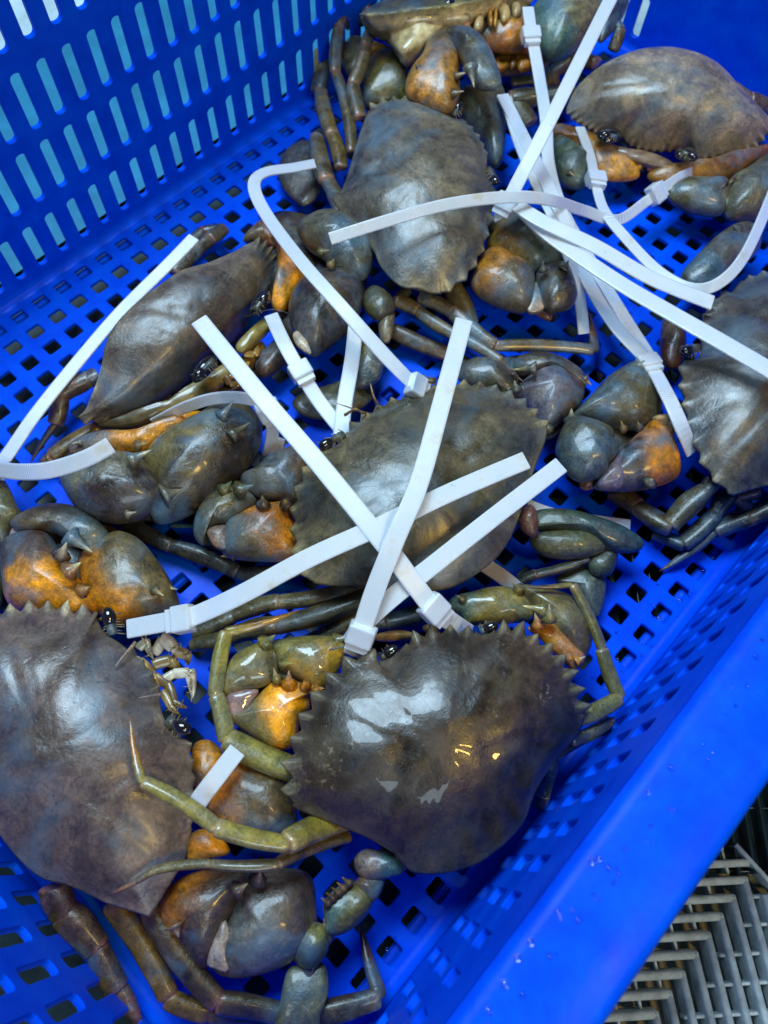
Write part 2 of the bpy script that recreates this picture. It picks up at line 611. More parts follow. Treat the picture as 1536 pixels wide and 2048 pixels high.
# fillet strips where the walls meet the floor
mb = MB()
for (a, b, inw) in ((Vector((X0, Y1, 0)), Vector((X1, Y1, 0)), Vector((0, -1, 0))),
                    (Vector((X0, Y0, 0)), Vector((X1, Y0, 0)), Vector((0, 1, 0))),
                    (Vector((X1, Y0, 0)), Vector((X1, Y1, 0)), Vector((-1, 0, 0))),
                    (Vector((X0, Y0, 0)), Vector((X0, Y1, 0)), Vector((1, 0, 0)))):
    r = 0.0050
    vs_, fs = [], []
    for e in (a, b):
        for k in range(6):
            an = math.radians(90 * k / 5)
            vs_.append(e + inw * (r - r * math.sin(an)) + Vector((0, 0, r - r * math.cos(an) + 0.0002)) + inw * 0.0002)
    for k in range(5):
        fs.append((k, k + 1, 7 + k, 6 + k))
    mb.add(vs_, fs, Vector((1, 1, 1)))
mb.build('corner_fillet', M_BLUE, crate)

# rim of the near long wall: rounded flange that rolls outward and down
mb = MB()
prof = [(0.0, 0.121), (-0.0006, 0.1235), (-0.0022, 0.1252), (-0.005, 0.126), (-0.020, 0.1275), (-0.0285, 0.1275),
        (-0.0310, 0.1266), (-0.0325, 0.1245), (-0.033, 0.120), (-0.033, 0.098), (-0.0305, 0.098), (-0.0305, 0.122),
        (-0.006, 0.121)]
xs = [X0 - 0.03 + (X1 - X0 + 0.06) * k / 20 for k in range(21)]
vs_, fs = [], []
for x in xs:
    for y, z in prof:
        vs_.append(Vector((x, Y0 + y - 0.0001, z)))
n = len(prof)
for i in range(20):
    for k in range(n - 1):
        fs.append((i * n + k, (i + 1) * n + k, (i + 1) * n + k + 1, i * n + k + 1))
mb.add(vs_, fs, Vector((1, 1, 1)))
mb.build('rim', M_BLUE, crate)
# low outer ledge, made up so the near slots show lit blue
mb = MB()
prof = [(-0.003, -0.001), (-0.026, 0.004), (-0.028, 0.003), (-0.028, -0.008)]
vs_, fs = [], []
for x in xs:
    for y, z in prof:
        vs_.append(Vector((x, Y0 + y, z)))
n = len(prof)
for i in range(20):
    for k in range(n - 1):
        fs.append((i * n + k, (i + 1) * n + k, (i + 1) * n + k + 1, i * n + k + 1))
mb.add(vs_, fs, Vector((1, 1, 1)))
mb.build('added_ledge', M_BLUE, crate, smooth=False)
# feet ribs under the floor
for y in (-0.395, -0.196, 0.004):
    mb = MB()
    rib_box(mb, Vector((X0, y, 0)), Vector((X1, y, 0)), 0.006, 0.0035, -0.0045)
    mb.build('base_rib', M_BLUE, crate, smooth=False)

# ------------------------------------------------------------------ crab building blocks
def colfn(spec):
    if isinstance(spec, str):
        c = lin(spec)
        return lambda u, v: c
    a, pa, b_, pb = spec[:4]
    ca, cb = lin(a), lin(b_)
    d = Vector((pb[0] - pa[0], pb[1] - pa[1]))
    L2 = d.length_squared

    def f(u, v):
        t = ((u - pa[0]) * d.x + (v - pa[1]) * d.y) / L2
        t += 0.35 * noise.noise(Vector((u * 0.022, v * 0.022, 3.1)))
        return ca.lerp(cb, sstep(0.15, 0.85, t))
    return f


RINGS = [0.16, 0.32, 0.47, 0.60, 0.71, 0.80, 0.87, 0.925, 0.965, 0.99, 1.0]


def blob(mb, outline, z, c, up=None, dn=None, amp=0.0019, pw=0.5, cen=None, N=72):
    """pillow-shaped shell piece: outline (photo px) on a plane, inflated both ways"""
    pl = Plane(z)
    px = curve([Vector((q[0], q[1])) for q in outline], N, True)
    cpx = sum((p for p in px), Vector((0, 0))) / N if cen is None else Vector(cen)
    px = [cpx + (p - cpx) * 1.045 for p in px]
    pts = [pl.hit(p.x, p.y) for p in px]
    cw = pl.hit(cpx.x, cpx.y)
    inr = sorted((p - cw).length for p in pts)[N // 5]
    up = inr * 0.80 if up is None else up * 0.001
    dn = inr * 0.60 if dn is None else dn * 0.001
    f = colfn(c)
    verts, cols, faces = [], [], []
    sd = Vector((cpx.x * 0.01, cpx.y * 0.01, 0))

    def put(s, k, h):
        p = cw.lerp(pts[k], s) if k is not None else cw.copy()
        q = cpx.lerp(px[k], s) if k is not None else cpx
        nn = noise.noise(p * 50 + sd) * amp + noise.noise(p * 120 + sd) * amp * 0.5 + noise.noise(p * 320 + sd) * amp * 0.14
        verts.append(p + pl.n * (h + nn * (0.35 + 0.65 * (1 - s))))
        cols.append(f(q.x, q.y))
    put(0, None, up)
    for s in RINGS:
        for k in range(N):
            put(s, k, up * max(1 - s * s, 0) ** pw)
    for s in RINGS[-2::-2]:
        for k in range(N):
            put(s, k, -dn * max(1 - s * s, 0) ** pw)
    put(0, None, -dn)
    nr = (len(verts) - 2) // N
    for k in range(N):
        faces.append((0, 1 + k, 1 + (k + 1) % N))
        for r in range(nr - 1):
            a = 1 + r * N
            faces.append((a + k, a + N + k, a + N + (k + 1) % N, a + (k + 1) % N))
        a = 1 + (nr - 1) * N
        faces.append((a + k, len(verts) - 1, a + (k + 1) % N))
    # outline may run either way round: make the top face up
    area2 = sum(px[k].x * px[(k + 1) % N].y - px[(k + 1) % N].x * px[k].y for k in range(N))
    if area2 > 0:
        faces = [q[::-1] for q in faces]
    mb.add(verts, faces, cols)


def tube(mb, spine, radii, th, cols, up=Vector((0, 0, 1)), n=12, ridge=0.0):
    verts, faces, cc = [], [], []
    m = len(spine)
    for i, p in enumerate(spine):
        d = (spine[min(i + 1, m - 1)] - spine[max(i - 1, 0)]).normalized()
        s = d.cross(up)
        if s.length < 1e-4:
            s = d.orthogonal()
        s.normalize()
        t = s.cross(d)
        for k in range(n):
            a = 2 * math.pi * k / n
            rr = radii[i] * (1 + ridge * math.cos(3 * a + 0.5))
            verts.append(p + s * (rr * math.cos(a)) + t * (rr * th * math.sin(a)))
            cc.append(cols[i])
    for i in range(m - 1):
        for k in range(n):
            faces.append((i * n + k, i * n + (k + 1) % n, (i + 1) * n + (k + 1) % n, (i + 1) * n + k))
    faces.append(tuple(range(n))[::-1])
    faces.append(tuple(range((m - 1) * n, m * n)))
    mb.add(verts, faces, cc)


SEG = [(0, .62), (.02, .82), (.05, .93), (.12, .97), (.3, 1.03), (.5, 1.03), (.7, .99), (.85, .95), (.94, .93), (.98, .86), (1, .62)]
TIP = [(0, .62), (.04, .88), (.12, 1.0), (.3, .92), (.55, .72), (.78, .46), (.92, .22), (1, .04)]


def leg(mb, nodes, c='4d4632', joint='8a6a62', tip='8a5a2c', th=0.70, ends_in_tip=True, bend=0.0):
    """nodes: (u, v, z mm, width px of the segment that starts here)"""
    pts = [P(n[0], n[1], n[2]) for n in nodes]
    m = len(nodes)
    cb, cj, ct = lin(c), lin(joint), lin(tip)
    for i in range(m - 1):
        a, b_ = pts[i], pts[i + 1]
        w = 0.5 * nodes[i][3] * depth((a + b_) / 2) / FPX
        last = ends_in_tip and i == m - 2
        prof = TIP if last else SEG
        d = b_ - a
        side = d.cross(Vector((0, 0, 1))).normalized()
        bow = 0.035 * (1 if (i + int(nodes[0][0])) % 2 else -1)
        ext = 0.0 if i == 0 else min(0.12, w * 0.35 / d.length)
        sp, rd, cc = [], [], []
        for t, r in prof:
            tt = -ext + t * (1 + ext)
            p = a + d * tt + Vector((0, 0, bend * 0.001)) * (4 * t * (1 - t)) + side * (bow * d.length * 4 * t * (1 - t))
            nn = noise.noise(p * 90) * 0.10 + noise.noise(p * 260) * 0.05
            sp.append(p)
            rd.append(w * r * (1 + nn))
            if last:
                cc.append(cb.lerp(ct, sstep(0.05, 0.5, t)))
            else:
                e = max(sstep(0.90, 1.0, t), 1 - sstep(0.0, 0.09, t))
                cc.append(cb.lerp(cj, 0.75 * e).lerp(cb * 0.7, 0.25 * sstep(0.3, 0.7, t) * (1 - e)))
        tube(mb, sp, rd, th, cc, n=20, ridge=0.10)


def spine(mb, base, tip, z0, z1, r, c0='6a6040', c1='a8a080'):
    a, b_ = P(base[0], base[1], z0), P(tip[0], tip[1], z1)
    ca, cb = lin(c0), lin(c1)
    sp = [a.lerp(b_, t) for t in (0, .25, .5, .75, .95, 1)]
    tube(mb, sp, [r * .0007 * x for x in (1.9, 1.0, .6, .33, .12, .03)], 0.9,
         [ca, ca, ca.lerp(cb, .3), ca.lerp(cb, .8), cb, cb * 0.8], n=8)


def carapace(crab, planepts, sections, front, H, D, ctop, cedge, cbot, cen, mat, cspot=None):
    """sections: ('s'|'t', pts, teeth, amp mm) listed in order round the margin"""
    pl = Plane(planepts)
    base, off = [], []

    def to2(p):
        return Vector(((p - pl.o).dot(pl.x), (p - pl.o).dot(pl.y)))
    c3 = pl.hit(*cen)
    c2 = to2(c3)
    secs = []
    for s in sections:
        secs.append((s[0], [to2(pl.hit(*q)) for q in s[1]], s[2] if len(s) > 2 else 0, (s[3] if len(s) > 3 else 0) * 0.001))
    allpts = []
    for s in secs:
        allpts += s[1]
    # sample each section between its first point and the next section's first point
    for i, (kind, pts, nt_, amp) in enumerate(secs):
        nxt = secs[(i + 1) % len(secs)][1][0]
        prv = secs[i - 1][1][-1]
        pp = pts + [nxt]
        per = 14
        n = max(nt_ * per, len(pts) * 8)
        smp = curve(pp, n + 1, False)[:-1]
        for k, q in enumerate(smp):
            a = smp[max(k - 1, 0)]
            b_ = smp[min(k + 1, n - 1)]
            t = b_ - a
            nn = Vector((t.y, -t.x))
            nn.normalize()
            if nn.dot(q - c2) < 0:
                nn = -nn
            o = 0.0
            if kind == 't':
                ph = (k / n * nt_) % 1.0
                # sharp tooth leaning one way
                tn = int(k / n * nt_)
                o = amp * 0.62 * (0.8 + 0.4 * ((tn * 37 + 11) % 17) / 17) * (1 - abs(ph - 0.56) / (0.56 if ph < 0.56 else 0.44)) ** 1.1 - amp * 0.2
            base.append(q)
            off.append(nn * o)
    N = len(base)
    # smooth copies for the inner rings (low-pass of the margin)
    sig = np.array([complex(q.x, q.y) for q in base])
    ft = np.fft.fft(sig)
    fq = np.abs(np.fft.fftfreq(N) * N)

    def lowpass(cut):
        r_ = np.fft.ifft(ft * np.exp(-(fq / cut) ** 2))
        return [Vector((v.real, v.imag)) for v in r_]
    sm = lowpass(14.0)
    sm2 = lowpass(4.0)
    fr = to2(pl.hit(*front)) - c2
    fdir = fr.normalized()
    ldir = Vector((fdir.y, -fdir.x))
    halfW = max(abs((q - c2).dot(ldir)) for q in base)
    halfL = max(abs((q - c2).dot(fdir)) for q in base)
    ct, ce, cb = lin(ctop), lin(cedge), lin(cbot)
    cs = lin(cspot) if cspot else ct * 0.6
    rings = [0.05, .12, .19, .26, .33, .40, .47, .54, .61, .67, .73, .79, .84, .88, .915, .945, .97, .985, 1.0]
    verts, cols, faces = [], [], []

    def relief(q, s):
        a = abs((q - c2).dot(ldir)) / halfW
        b_ = (q - c2).dot(fdir) / halfL
        g = lambda x, w: math.exp(-x * x / (w * w))
        h = 1.5 * g(a, .26) * g(b_ - .28, .33) + 1.0 * g(a, .17) * g(b_ + .32, .3)
        h += 1.6 * g(a - .55, .26) * g(b_ + .05, .42)
        h -= 1.0 * g(a - .27 - .22 * max(b_, 0) + .1 * b_, .045) * g(b_ - .05, .5)
        h -= 0.7 * g(b_ + .02 - .5 * (a - .3), .06) * g(a - .42, .2)
        p3 = pl.o + pl.x * q.x + pl.y * q.y
        h += 1.1 * noise.noise(p3 * 36 + Vector((c2.x * 90, 0, 0))) + 0.5 * noise.noise(p3 * 100) + 0.2 * noise.noise(p3 * 300)
        return h * 0.001 * (1 - sstep(.86, 1.0, s))

    def put(q, h, c, s=1.0, top=True):
        p = pl.o + pl.x * q.x + pl.y * q.y + pl.n * (h + (relief(q, s) if top else 0))
        verts.append(p)
        cols.append(c)

    def dome(s):
        return H * 0.001 * (1 - s ** 2.3) ** 0.92

    put(c2, dome(0), ct, 0)
    for s in rings:
        w = sstep(.80, 1.0, s)
        for k in range(N):
            edge = sm2[k].lerp(sm[k], sstep(.35, .85, s)).lerp(base[k], w) + off[k] * sstep(.93, 1.0, s)
            q = c2 + (edge - c2) * s
            tip = max(off[k].dot((base[k] - c2).normalized()), 0) * w
            e = sstep(.90, 1.0, s)
            nz = 0.5 + 0.5 * noise.noise((pl.o + pl.x * q.x + pl.y * q.y) * 26 + Vector((7, 1, 0)))
            c = ct.lerp(cs, sstep(.52, .85, nz)).lerp(ce * (1.5 if tip > 0.0012 else 1.0), e * (0.85 if tip > 0.0010 else 0.3))
            put(q, dome(s) + tip * 0.25, c, s)
    vent = [(.99, -.07), (.955, -.22), (.90, -.42), (.80, -.66), (.66, -.86), (.45, -.97), (.2, -1.0)]
    for s, h in vent:
        w = sstep(.92, 1.0, s) * 0.8
        for k in range(N):
            edge = sm[k] + off[k] * w
            c = ce.lerp(cb, sstep(.02, .3, -h))
            p2 = c2 + (edge - c2) * s
            put(p2, h * D * 0.001, c, 1, False)
    put(c2, -D * 0.001, cb, 1, False)
    nr = len(rings) + len(vent)
    for k in range(N):
        k2 = (k + 1) % N
        faces.append((0, 1 + k, 1 + k2))
        for r in range(nr - 1):
            a = 1 + r * N
            faces.append((a + k, a + N + k, a + N + k2, a + k2))
        a = 1 + (nr - 1) * N
        faces.append((a + k, len(verts) - 1, a + k2))
    A2 = sum(base[k].x * base[(k + 1) % N].y - base[(k + 1) % N].x * base[k].y for k in range(N))
    if A2 < 0:
        faces = [q[::-1] for q in faces]
    mb = MB()
    mb.add(verts, faces, cols)
    print('CARAPACE', crab['label'][:34], 'W %.0f L %.0f mm' % (halfW * 2000, halfL * 2000))
    return mb.build('carapace', mat, crab)


def sphere(mb, c, r, colr, sq=1.0, n=12, m=8, ax=Vector((0, 0, 1))):
    verts, faces = [], []
    x = ax.orthogonal().normalized()
    y = ax.cross(x)
    for i in range(m + 1):
        th = math.pi * i / m
        for k in range(n):
            a = 2 * math.pi * k / n
            verts.append(c + (x * math.cos(a) + y * math.sin(a)) * (r * math.sin(th)) + ax * (r * sq * math.cos(th)))
    for i in range(m):
        for k in range(n):
            faces.append((i * n + k, (i + 1) * n + k, (i + 1) * n + (k + 1) % n, i * n + (k + 1) % n))
    mb.add(verts, faces, colr)


def eye(crab, root, tip, z, r=3.6):
    """stalked eye lying in its orbit, from root px to tip px"""
    mb = MB()
    a, b_ = P(root[0], root[1], z), P(tip[0], tip[1], z + 1.5)
    g = lin('3a3a30')
    r *= 0.0008
    tube(mb, [a, a.lerp(b_, .3), a.lerp(b_, .6), a.lerp(b_, .85)], [r * .75, r * .7, r * .62, r * .8], 0.9, [g, g * 1.4, g * .7, g * .4], n=10)
    o = mb.build('eye', M_LIMB, crab)
    mb = MB()
    sphere(mb, a.lerp(b_, .92), r * .95, lin('100c0c'), 1.5, ax=(b_ - a).normalized())
    mb.build('cornea', M_EYE, o)
    # fringe of short bristles round the orbit
    mb = MB()
    for k in range(8):
        q = a.lerp(b_, (k + random.random()) / 8 * 1.1) + Vector((0, 0, -r * .6))
        s = (b_ - a).cross(Vector((0, 0, 1))).normalized()
        for sg in (-1, 1):
            e = q + s * sg * r * random.uniform(1.0, 1.6) + (b_ - a) * random.uniform(-.1, .1)
            tube(mb, [e, e.lerp(q, .35) + Vector((0, 0, r * .5)), e.lerp(q, .6) + Vector((0, 0, r * .9))], [r * .10, r * .08, r * .02], 1,
                 [lin('8a8468')] * 3, n=5)
    mb.build('bristles', M_PALE, o)
    return o


def part(name, crab, mat, fn):
    mb = MB()
    fn(mb)
    return mb.build(name, mat, crab)


def hair(crab, pts, r=0.35, c='2a2018', name='antenna'):
    mb = MB()
    sp = curve([P(*q) for q in pts], 14)
    tube(mb, sp, [r * .001 * (1 - .8 * i / 13) for i in range(14)], 1, [lin(c)] * 14, n=6)
    return mb.build(name, M_LIMB, crab)


GRP = 'live mud crabs in the blue crate'


def new_crab(u, v, label):
    p = P(u, v, 0)
    return empty('mud_crab', p, label, 'crab', GRP)


def claw(crab, pieces, mat, label=None):
    """pieces: (name, fn). the first is the claw itself, the rest are its sub-parts"""
    root = part('claw', crab, mat, pieces[0][1])
    for nm, fn in pieces[1:]:
        part(nm, root, mat, fn)
    return root


def B(outline, z, c, **kw):
    return lambda mb: blob(mb, outline, z, c, **kw)


def multi(*fns):
    def f(mb):
        for g in fns:
            g(mb)
    return f


def SP(base, tip, z0, z1, r, *c):
    return lambda mb: spine(mb, base, tip, z0, z1, r, *c)


def L(nodes, **kw):
    return lambda mb: leg(mb, nodes, **kw)


DK, OL, OLD, BR, OR, ORD, BL, CR, PK = '3c3832', '6e6a34', '48472c', '544434', 'b8780f', 'a06216', '46545e', '9a8e68', 'a58682'

# ================================================================== crab H: wet olive crab by the near wall
H = new_crab(880, 1500, 'wet dark brown crab with yellow glints, touching the wall below the broad rim')
z5 = Zm(560, 1220, 2.1943)
zl = Zm(400, 1120, 3.84)
zr = Zm(860, 1120, 3.657)
z4 = Zm(220, 1380, 3.2)
z7 = Zm(0, 1500, 2.0)
z6 = Zm(620, 1660, 3.84)
carapace(H, [(578, 1608, 50), (1170, 1435, 46), (880, 1745, 44)],
         [('t', z5((40, 850), (40, 700), (62, 570), (110, 455), (185, 340), (270, 255)), 7, 8.0),
          ('t', z5((335, 205), (400, 195)), 1, 7),
          ('s', z5((430, 240), (480, 215), (530, 170))),
          ('t', z5((560, 140), (640, 100), (740, 85)), 4, 7.5),
          ('s', z5((860, 95), (905, 115))),
          ('t', z5((945, 80), (1040, 80), (1130, 130), (1210, 190), (1275, 270), (1310, 370)), 8, 8.5),
          ('s', z5((1340, 460), (1310, 545), (1210, 660), (1120, 800), (1060, 950), (900, 1095), (750, 1152), (600, 1158), (535, 1115), (470, 1040), (300, 965), (150, 905), (70, 875)))],
         (885, 1255), 15, 26, '342b24', '5b5a4e', '6a6040', (880, 1490), M_WET, '1d1815')
eye(H, z5((440, 215))[0], z5((490, 180))[0], 48, 3.4)
eye(H, z5((880, 95))[0], z5((925, 75))[0], 46, 3.4)
part('mouthpart', H, M_PALE, multi(B(z5((420, 110), (520, 90), (600, 110), (560, 130), (440, 135)), 40, 'a08350', up=3, dn=4, N=28),
                                   B(z5((630, 70), (690, 60), (700, 80), (640, 95)), 42, 'b09a68', up=3, dn=4, N=24)))
hair(H, [(658, 1300, 52), (720, 1285, 54), (790, 1275, 53)])
claw(H, [('claw', multi(B(zl((580, 650), (700, 605), (900, 590), (1090, 605), (1130, 680), (1060, 850), (1000, 930), (900, 995), (800, 940), (700, 880), (600, 820), (560, 730)), 34,
                          (OL, zl((760, 620))[0], 'a88424', zl((950, 980))[0])),
                        SP(zl((1050, 620))[0], zl((1170, 578))[0], 38, 42, 3.2, OL, '8a5a50'),
                        SP(zl((640, 800))[0], zl((715, 795))[0], 44, 50, 2.2, OL, 'b0a060'))),
         ('palm', multi(B(zl((470, 640), (300, 715), (200, 830), (158, 950), (190, 1040), (330, 1000), (450, 980), (570, 920), (590, 820), (560, 700)), 40,
                          ('78713a', zl((250, 800))[0], '5a5638', zl((520, 960))[0])),
                        SP(zl((500, 640))[0], zl((578, 575))[0], 44, 50, 3.4, OL, '8fa080'))),
         ('movable_finger', multi(B(zl((440, 1060), (560, 950), (660, 930), (800, 960), (940, 990), (850, 1060), (830, 1160), (765, 1240), (720, 1420), (600, 1445), (480, 1400), (300, 1270), (240, 1220), (350, 1150)), 37,
                                    ('6a6236', zl((430, 1230))[0], 'cc8c08', zl((600, 1180))[0])),
                                  SP(zl((680, 950))[0], zl((683, 850))[0], 46, 54, 3, OR, 'b0a890'),
                                  SP(zl((810, 970))[0], zl((797, 930))[0], 46, 52, 2.2, OR, 'c0a060'),
                                  SP(zl((590, 920))[0], zl((565, 830))[0], 46, 52, 2.2, OL, 'b0a890'),
                                  SP(zl((900, 1000))[0], zl((955, 985))[0], 44, 48, 2.2, OR, 'c09040'))),
         ('joint_skin', B(zl((200, 1060), (300, 1005), (440, 1000), (400, 1080), (300, 1200), (230, 1195)), 41, '7a6060', up=2, dn=8))], M_LIMBWET)
claw(H, [('claw', multi(B(zr((190, 270), (330, 235), (470, 205), (620, 215), (715, 275), (745, 370), (720, 440), (620, 455), (450, 465), (280, 465), (230, 400), (150, 360), (150, 305)), 34,
                          ('4a6a60', zr((180, 330))[0], '70692f', zr((420, 330))[0])),
                        SP(zr((240, 290))[0], zr((185, 255))[0], 40, 44, 2.0, OL, '8a7a60'))),
         ('palm', multi(B(zr((640, 205), (760, 200), (900, 230), (1050, 290), (1165, 400), (1185, 500), (1160, 650), (1085, 725), (960, 620), (830, 480), (740, 340)), 36,
                          ('5e5a30', zr((760, 250))[0], '4a4230', zr((1120, 560))[0])),
                        SP(zr((840, 370))[0], zr((675, 335))[0], 52, 54, 3.4, OL, 'b0ac80'),
                        SP(zr((870, 440))[0], zr((872, 322))[0], 52, 58, 3.0, OL, 'b0ac90'),
                        SP(zr((650, 215))[0], zr((600, 165))[0], 40, 46, 2.6, OL, '8a8a60'))),
         ('wrist', multi(B(zr((725, 500), (850, 445), (960, 530), (1060, 640), (1125, 710), (1050, 800), (960, 725), (880, 650), (800, 570)), 42,
                           ('b07c14', zr((800, 500))[0], '9a6a40', zr((1020, 720))[0])),
                         SP(zr((790, 480))[0], zr((765, 385))[0], 48, 54, 3.0, OR, 'b8b090'),
                         SP(zr((1070, 740))[0], zr((1135, 705))[0], 46, 48, 2.2, OR, 'c0b8a0'),
                         SP(zr((660, 540))[0], zr((660, 478))[0], 46, 52, 1.8, OR, 'c0b080')))], M_LIMBWET)
HC = dict(c='6b6a30', joint='9a8a60', tip='8a6a28')
part('leg', H, M_LIMBWET, L([(600, 1545, 40, 52), (450, 1478, 44, 36), (430, 1390, 46, 32), (452, 1262, 48, 22), (600, 1219, 44, 0)], **HC))
part('leg', H, M_LIMBWET, L([z4((1540, 830))[0] + (34, 50), z4((1130, 985))[0] + (58, 38), z4((670, 880))[0] + (64, 32), z4((205, 590))[0] + (68, 18), z4((130, 175))[0] + (66, 0)], c='7a7430', joint='a08a68', tip='9a6a20'))
part('leg', H, M_LIMBWET, L([z4((1540, 940))[0] + (34, 26), z4((1070, 1115))[0] + (50, 22), z4((640, 1115))[0] + (54, 20), z4((270, 1160))[0] + (54, 16), z4((0, 1305))[0] + (52, 0)], c='57512e', joint='8a7a58', tip='6a4a28'))
part('leg', H, M_LIMBWET, L([zr((1060, 1160))[0] + (40, 36), zr((1385, 1000))[0] + (36, 30), zr((1255, 650))[0] + (42, 22), zr((1040, 180))[0] + (46, 12), zr((650, 190))[0] + (48, 0)], c='6b6838', joint='9a8878', tip='5a4a34'))
part('leg', H, M_LIMBWET, L([zr((1030, 1320))[0] + (36, 26), zr((1320, 1170))[0] + (30, 20), zr((1290, 1240))[0] + (24, 22), zr((900, 1450))[0] + (30, 16), zr((860, 1530))[0] + (30, 0)], c='55502e', joint='a08080', tip='4a4028', ends_in_tip=False))
part('leg', H, M_LIMBWET, L([zr((880, 1420))[0] + (34, 34), zr((870, 1560))[0] + (28, 34), zr((830, 1720))[0] + (22, 30), zr((790, 1800))[0] + (14, 0)], c='2e3c40', joint='8a7070', ends_in_tip=False))
# swimming leg folded down towards the near corner
part('swimming_leg', H, M_LIMB, multi(
    L([(815, 1712, 34, 52), (745, 1742, 34, 40), (728, 1790, 32, 44), (660, 1856, 28, 34), (632, 1900, 26, 34), (608, 1990, 22, 0)], c='5a4a44', joint='9a7a74', ends_in_tip=False),
    B(z6((350, 220), (430, 150), (560, 170), (680, 230), (700, 330), (560, 375), (440, 380), (365, 320)), 36, ('6a5a58', z6((430, 260))[0], '2e5a58', z6((640, 280))[0]), amp=.0032),
    B(z6((350, 400), (440, 330), (565, 350), (545, 470), (480, 550), (390, 480)), 34, ('5a4a44', z6((400, 400))[0], '4e4a30', z6((520, 440))[0]), amp=.003),
    B(z6((110, 570), (200, 455), (330, 405), (450, 440), (475, 560), (400, 690), (250, 795), (140, 790), (120, 680)), 32, ('4e6a6a', z6((200, 560))[0], '5c5a30', z6((330, 600))[0]), up=9, amp=.003),
    B(z7((1165, 740), (1225, 690), (1300, 710), (1310, 800), (1250, 870), (1180, 840)), 28, ('5a5a38', z7((1200, 730))[0], '3e4a36', z7((1270, 820))[0]), up=7, amp=.003),
    B(z7((1150, 890), (1200, 865), (1290, 860), (1310, 960), (1280, 1060), (1260, 1130), (1110, 1130), (1120, 1030)), 24, ('5c5e44', z7((1200, 900))[0], '44463a', z7((1190, 1090))[0]), up=4, dn=4, amp=.0025),
    *[SP(z6((140 + 40 * k, 565 - 38 * k))[0], z6((85 + 40 * k, 520 - 40 * k))[0], 38, 41, 1.8, BR, '8a6a40') for k in range(5)]))

# ================================================================== crab G: big purple-brown crab on the left
G = new_crab(150, 1510, 'largest purplish brown crab with pale open mouthparts and an olive leg resting across its back')
z3 = Zm(0, 960, 3.84)
carapace(G, [(295, 1830, 40), (340, 1380, 42), (-60, 1215, 44)],
         [('s', [(300, 1835), (345, 1760), (372, 1715)]),
          ('t', [(385, 1650), (388, 1600), (388, 1550), (382, 1505), (376, 1480)], 5, 3.5),
          ('s', [(372, 1478), (345, 1462), (325, 1435), (318, 1405)]),
          ('t', [(322, 1390), (300, 1345), (272, 1305)], 4, 3.0),
          ('s', [(252, 1295), (238, 1285), (205, 1262), (193, 1240), (196, 1225)]),
          ('t', [(186, 1222), (150, 1222), (110, 1212), (60, 1212), (20, 1220), (-30, 1225), (-80, 1228)], 8, 8.5),
          ('s', [(-110, 1230), (-130, 1330), (-105, 1450), (-50, 1590), (0, 1672), (40, 1722), (85, 1758), (140, 1772), (190, 1795), (215, 1808), (260, 1822)])],
         (330, 1350), 17, 28, '54494a', '7c786c', '6a5a40', (140, 1500), M_SHELL, '3a302e')
eye(G, z3((870, 1190))[0], z3((835, 1040))[0], 42, 4.2)
eye(G, z4((370, 200))[0], z4((462, 240))[0], 44, 4.2)
claw(G, [('claw', multi(B(z3((620, 640), (720, 520), (850, 435), (950, 420), (1080, 480), (1200, 620), (1300, 780), (1355, 900), (1345, 1000), (1200, 1065), (1080, 1090), (900, 1110), (760, 1020), (680, 880)), 26,
                          ('b07412', z3((760, 980))[0], '5a5036', z3((1060, 680))[0])),
                        SP(z3((1290, 830))[0], z3((1365, 840))[0], 30, 32, 2.0), SP(z3((1190, 850))[0], z3((1260, 890))[0], 40, 44, 2.0))),
         ('palm', multi(B(z3((100, 335), (200, 255), (350, 200), (500, 195), (640, 240), (760, 330), (830, 430), (760, 510), (690, 545), (600, 500), (480, 440), (400, 400), (250, 410), (150, 395)), 30,
                          ('4a4034', z3((350, 280))[0], '38403e', z3((700, 420))[0])),
                        SP(z3((540, 440))[0], z3((712, 556))[0], 42, 42, 4.5, '4a5050', 'b0b0a0'))),
         ('wrist', multi(B(z3((30, 560), (60, 470), (200, 415), (350, 420), (440, 520), (520, 650), (600, 760), (680, 870), (740, 1000), (600, 1060), (300, 1030), (90, 960), (40, 760)), 30,
                           ('463a38', z3((220, 600))[0], 'b87c12', z3((300, 860))[0])),
                         SP(z3((470, 580))[0], z3((512, 478))[0], 44, 50, 3.8, '5a5048', 'b8b8a4'),
                         SP(z3((530, 700))[0], z3((622, 632))[0], 46, 50, 4.0, '7a5a40', 'c0bca0'),
                         SP(z3((630, 850))[0], z3((690, 820))[0], 46, 50, 3.0, '8a6030', 'c0a878'))),
         ('joint_skin', B(z3((75, 440), (110, 360), (200, 400), (170, 450)), 28, '8a7a88', up=2, dn=8, N=28))], M_LIMB)
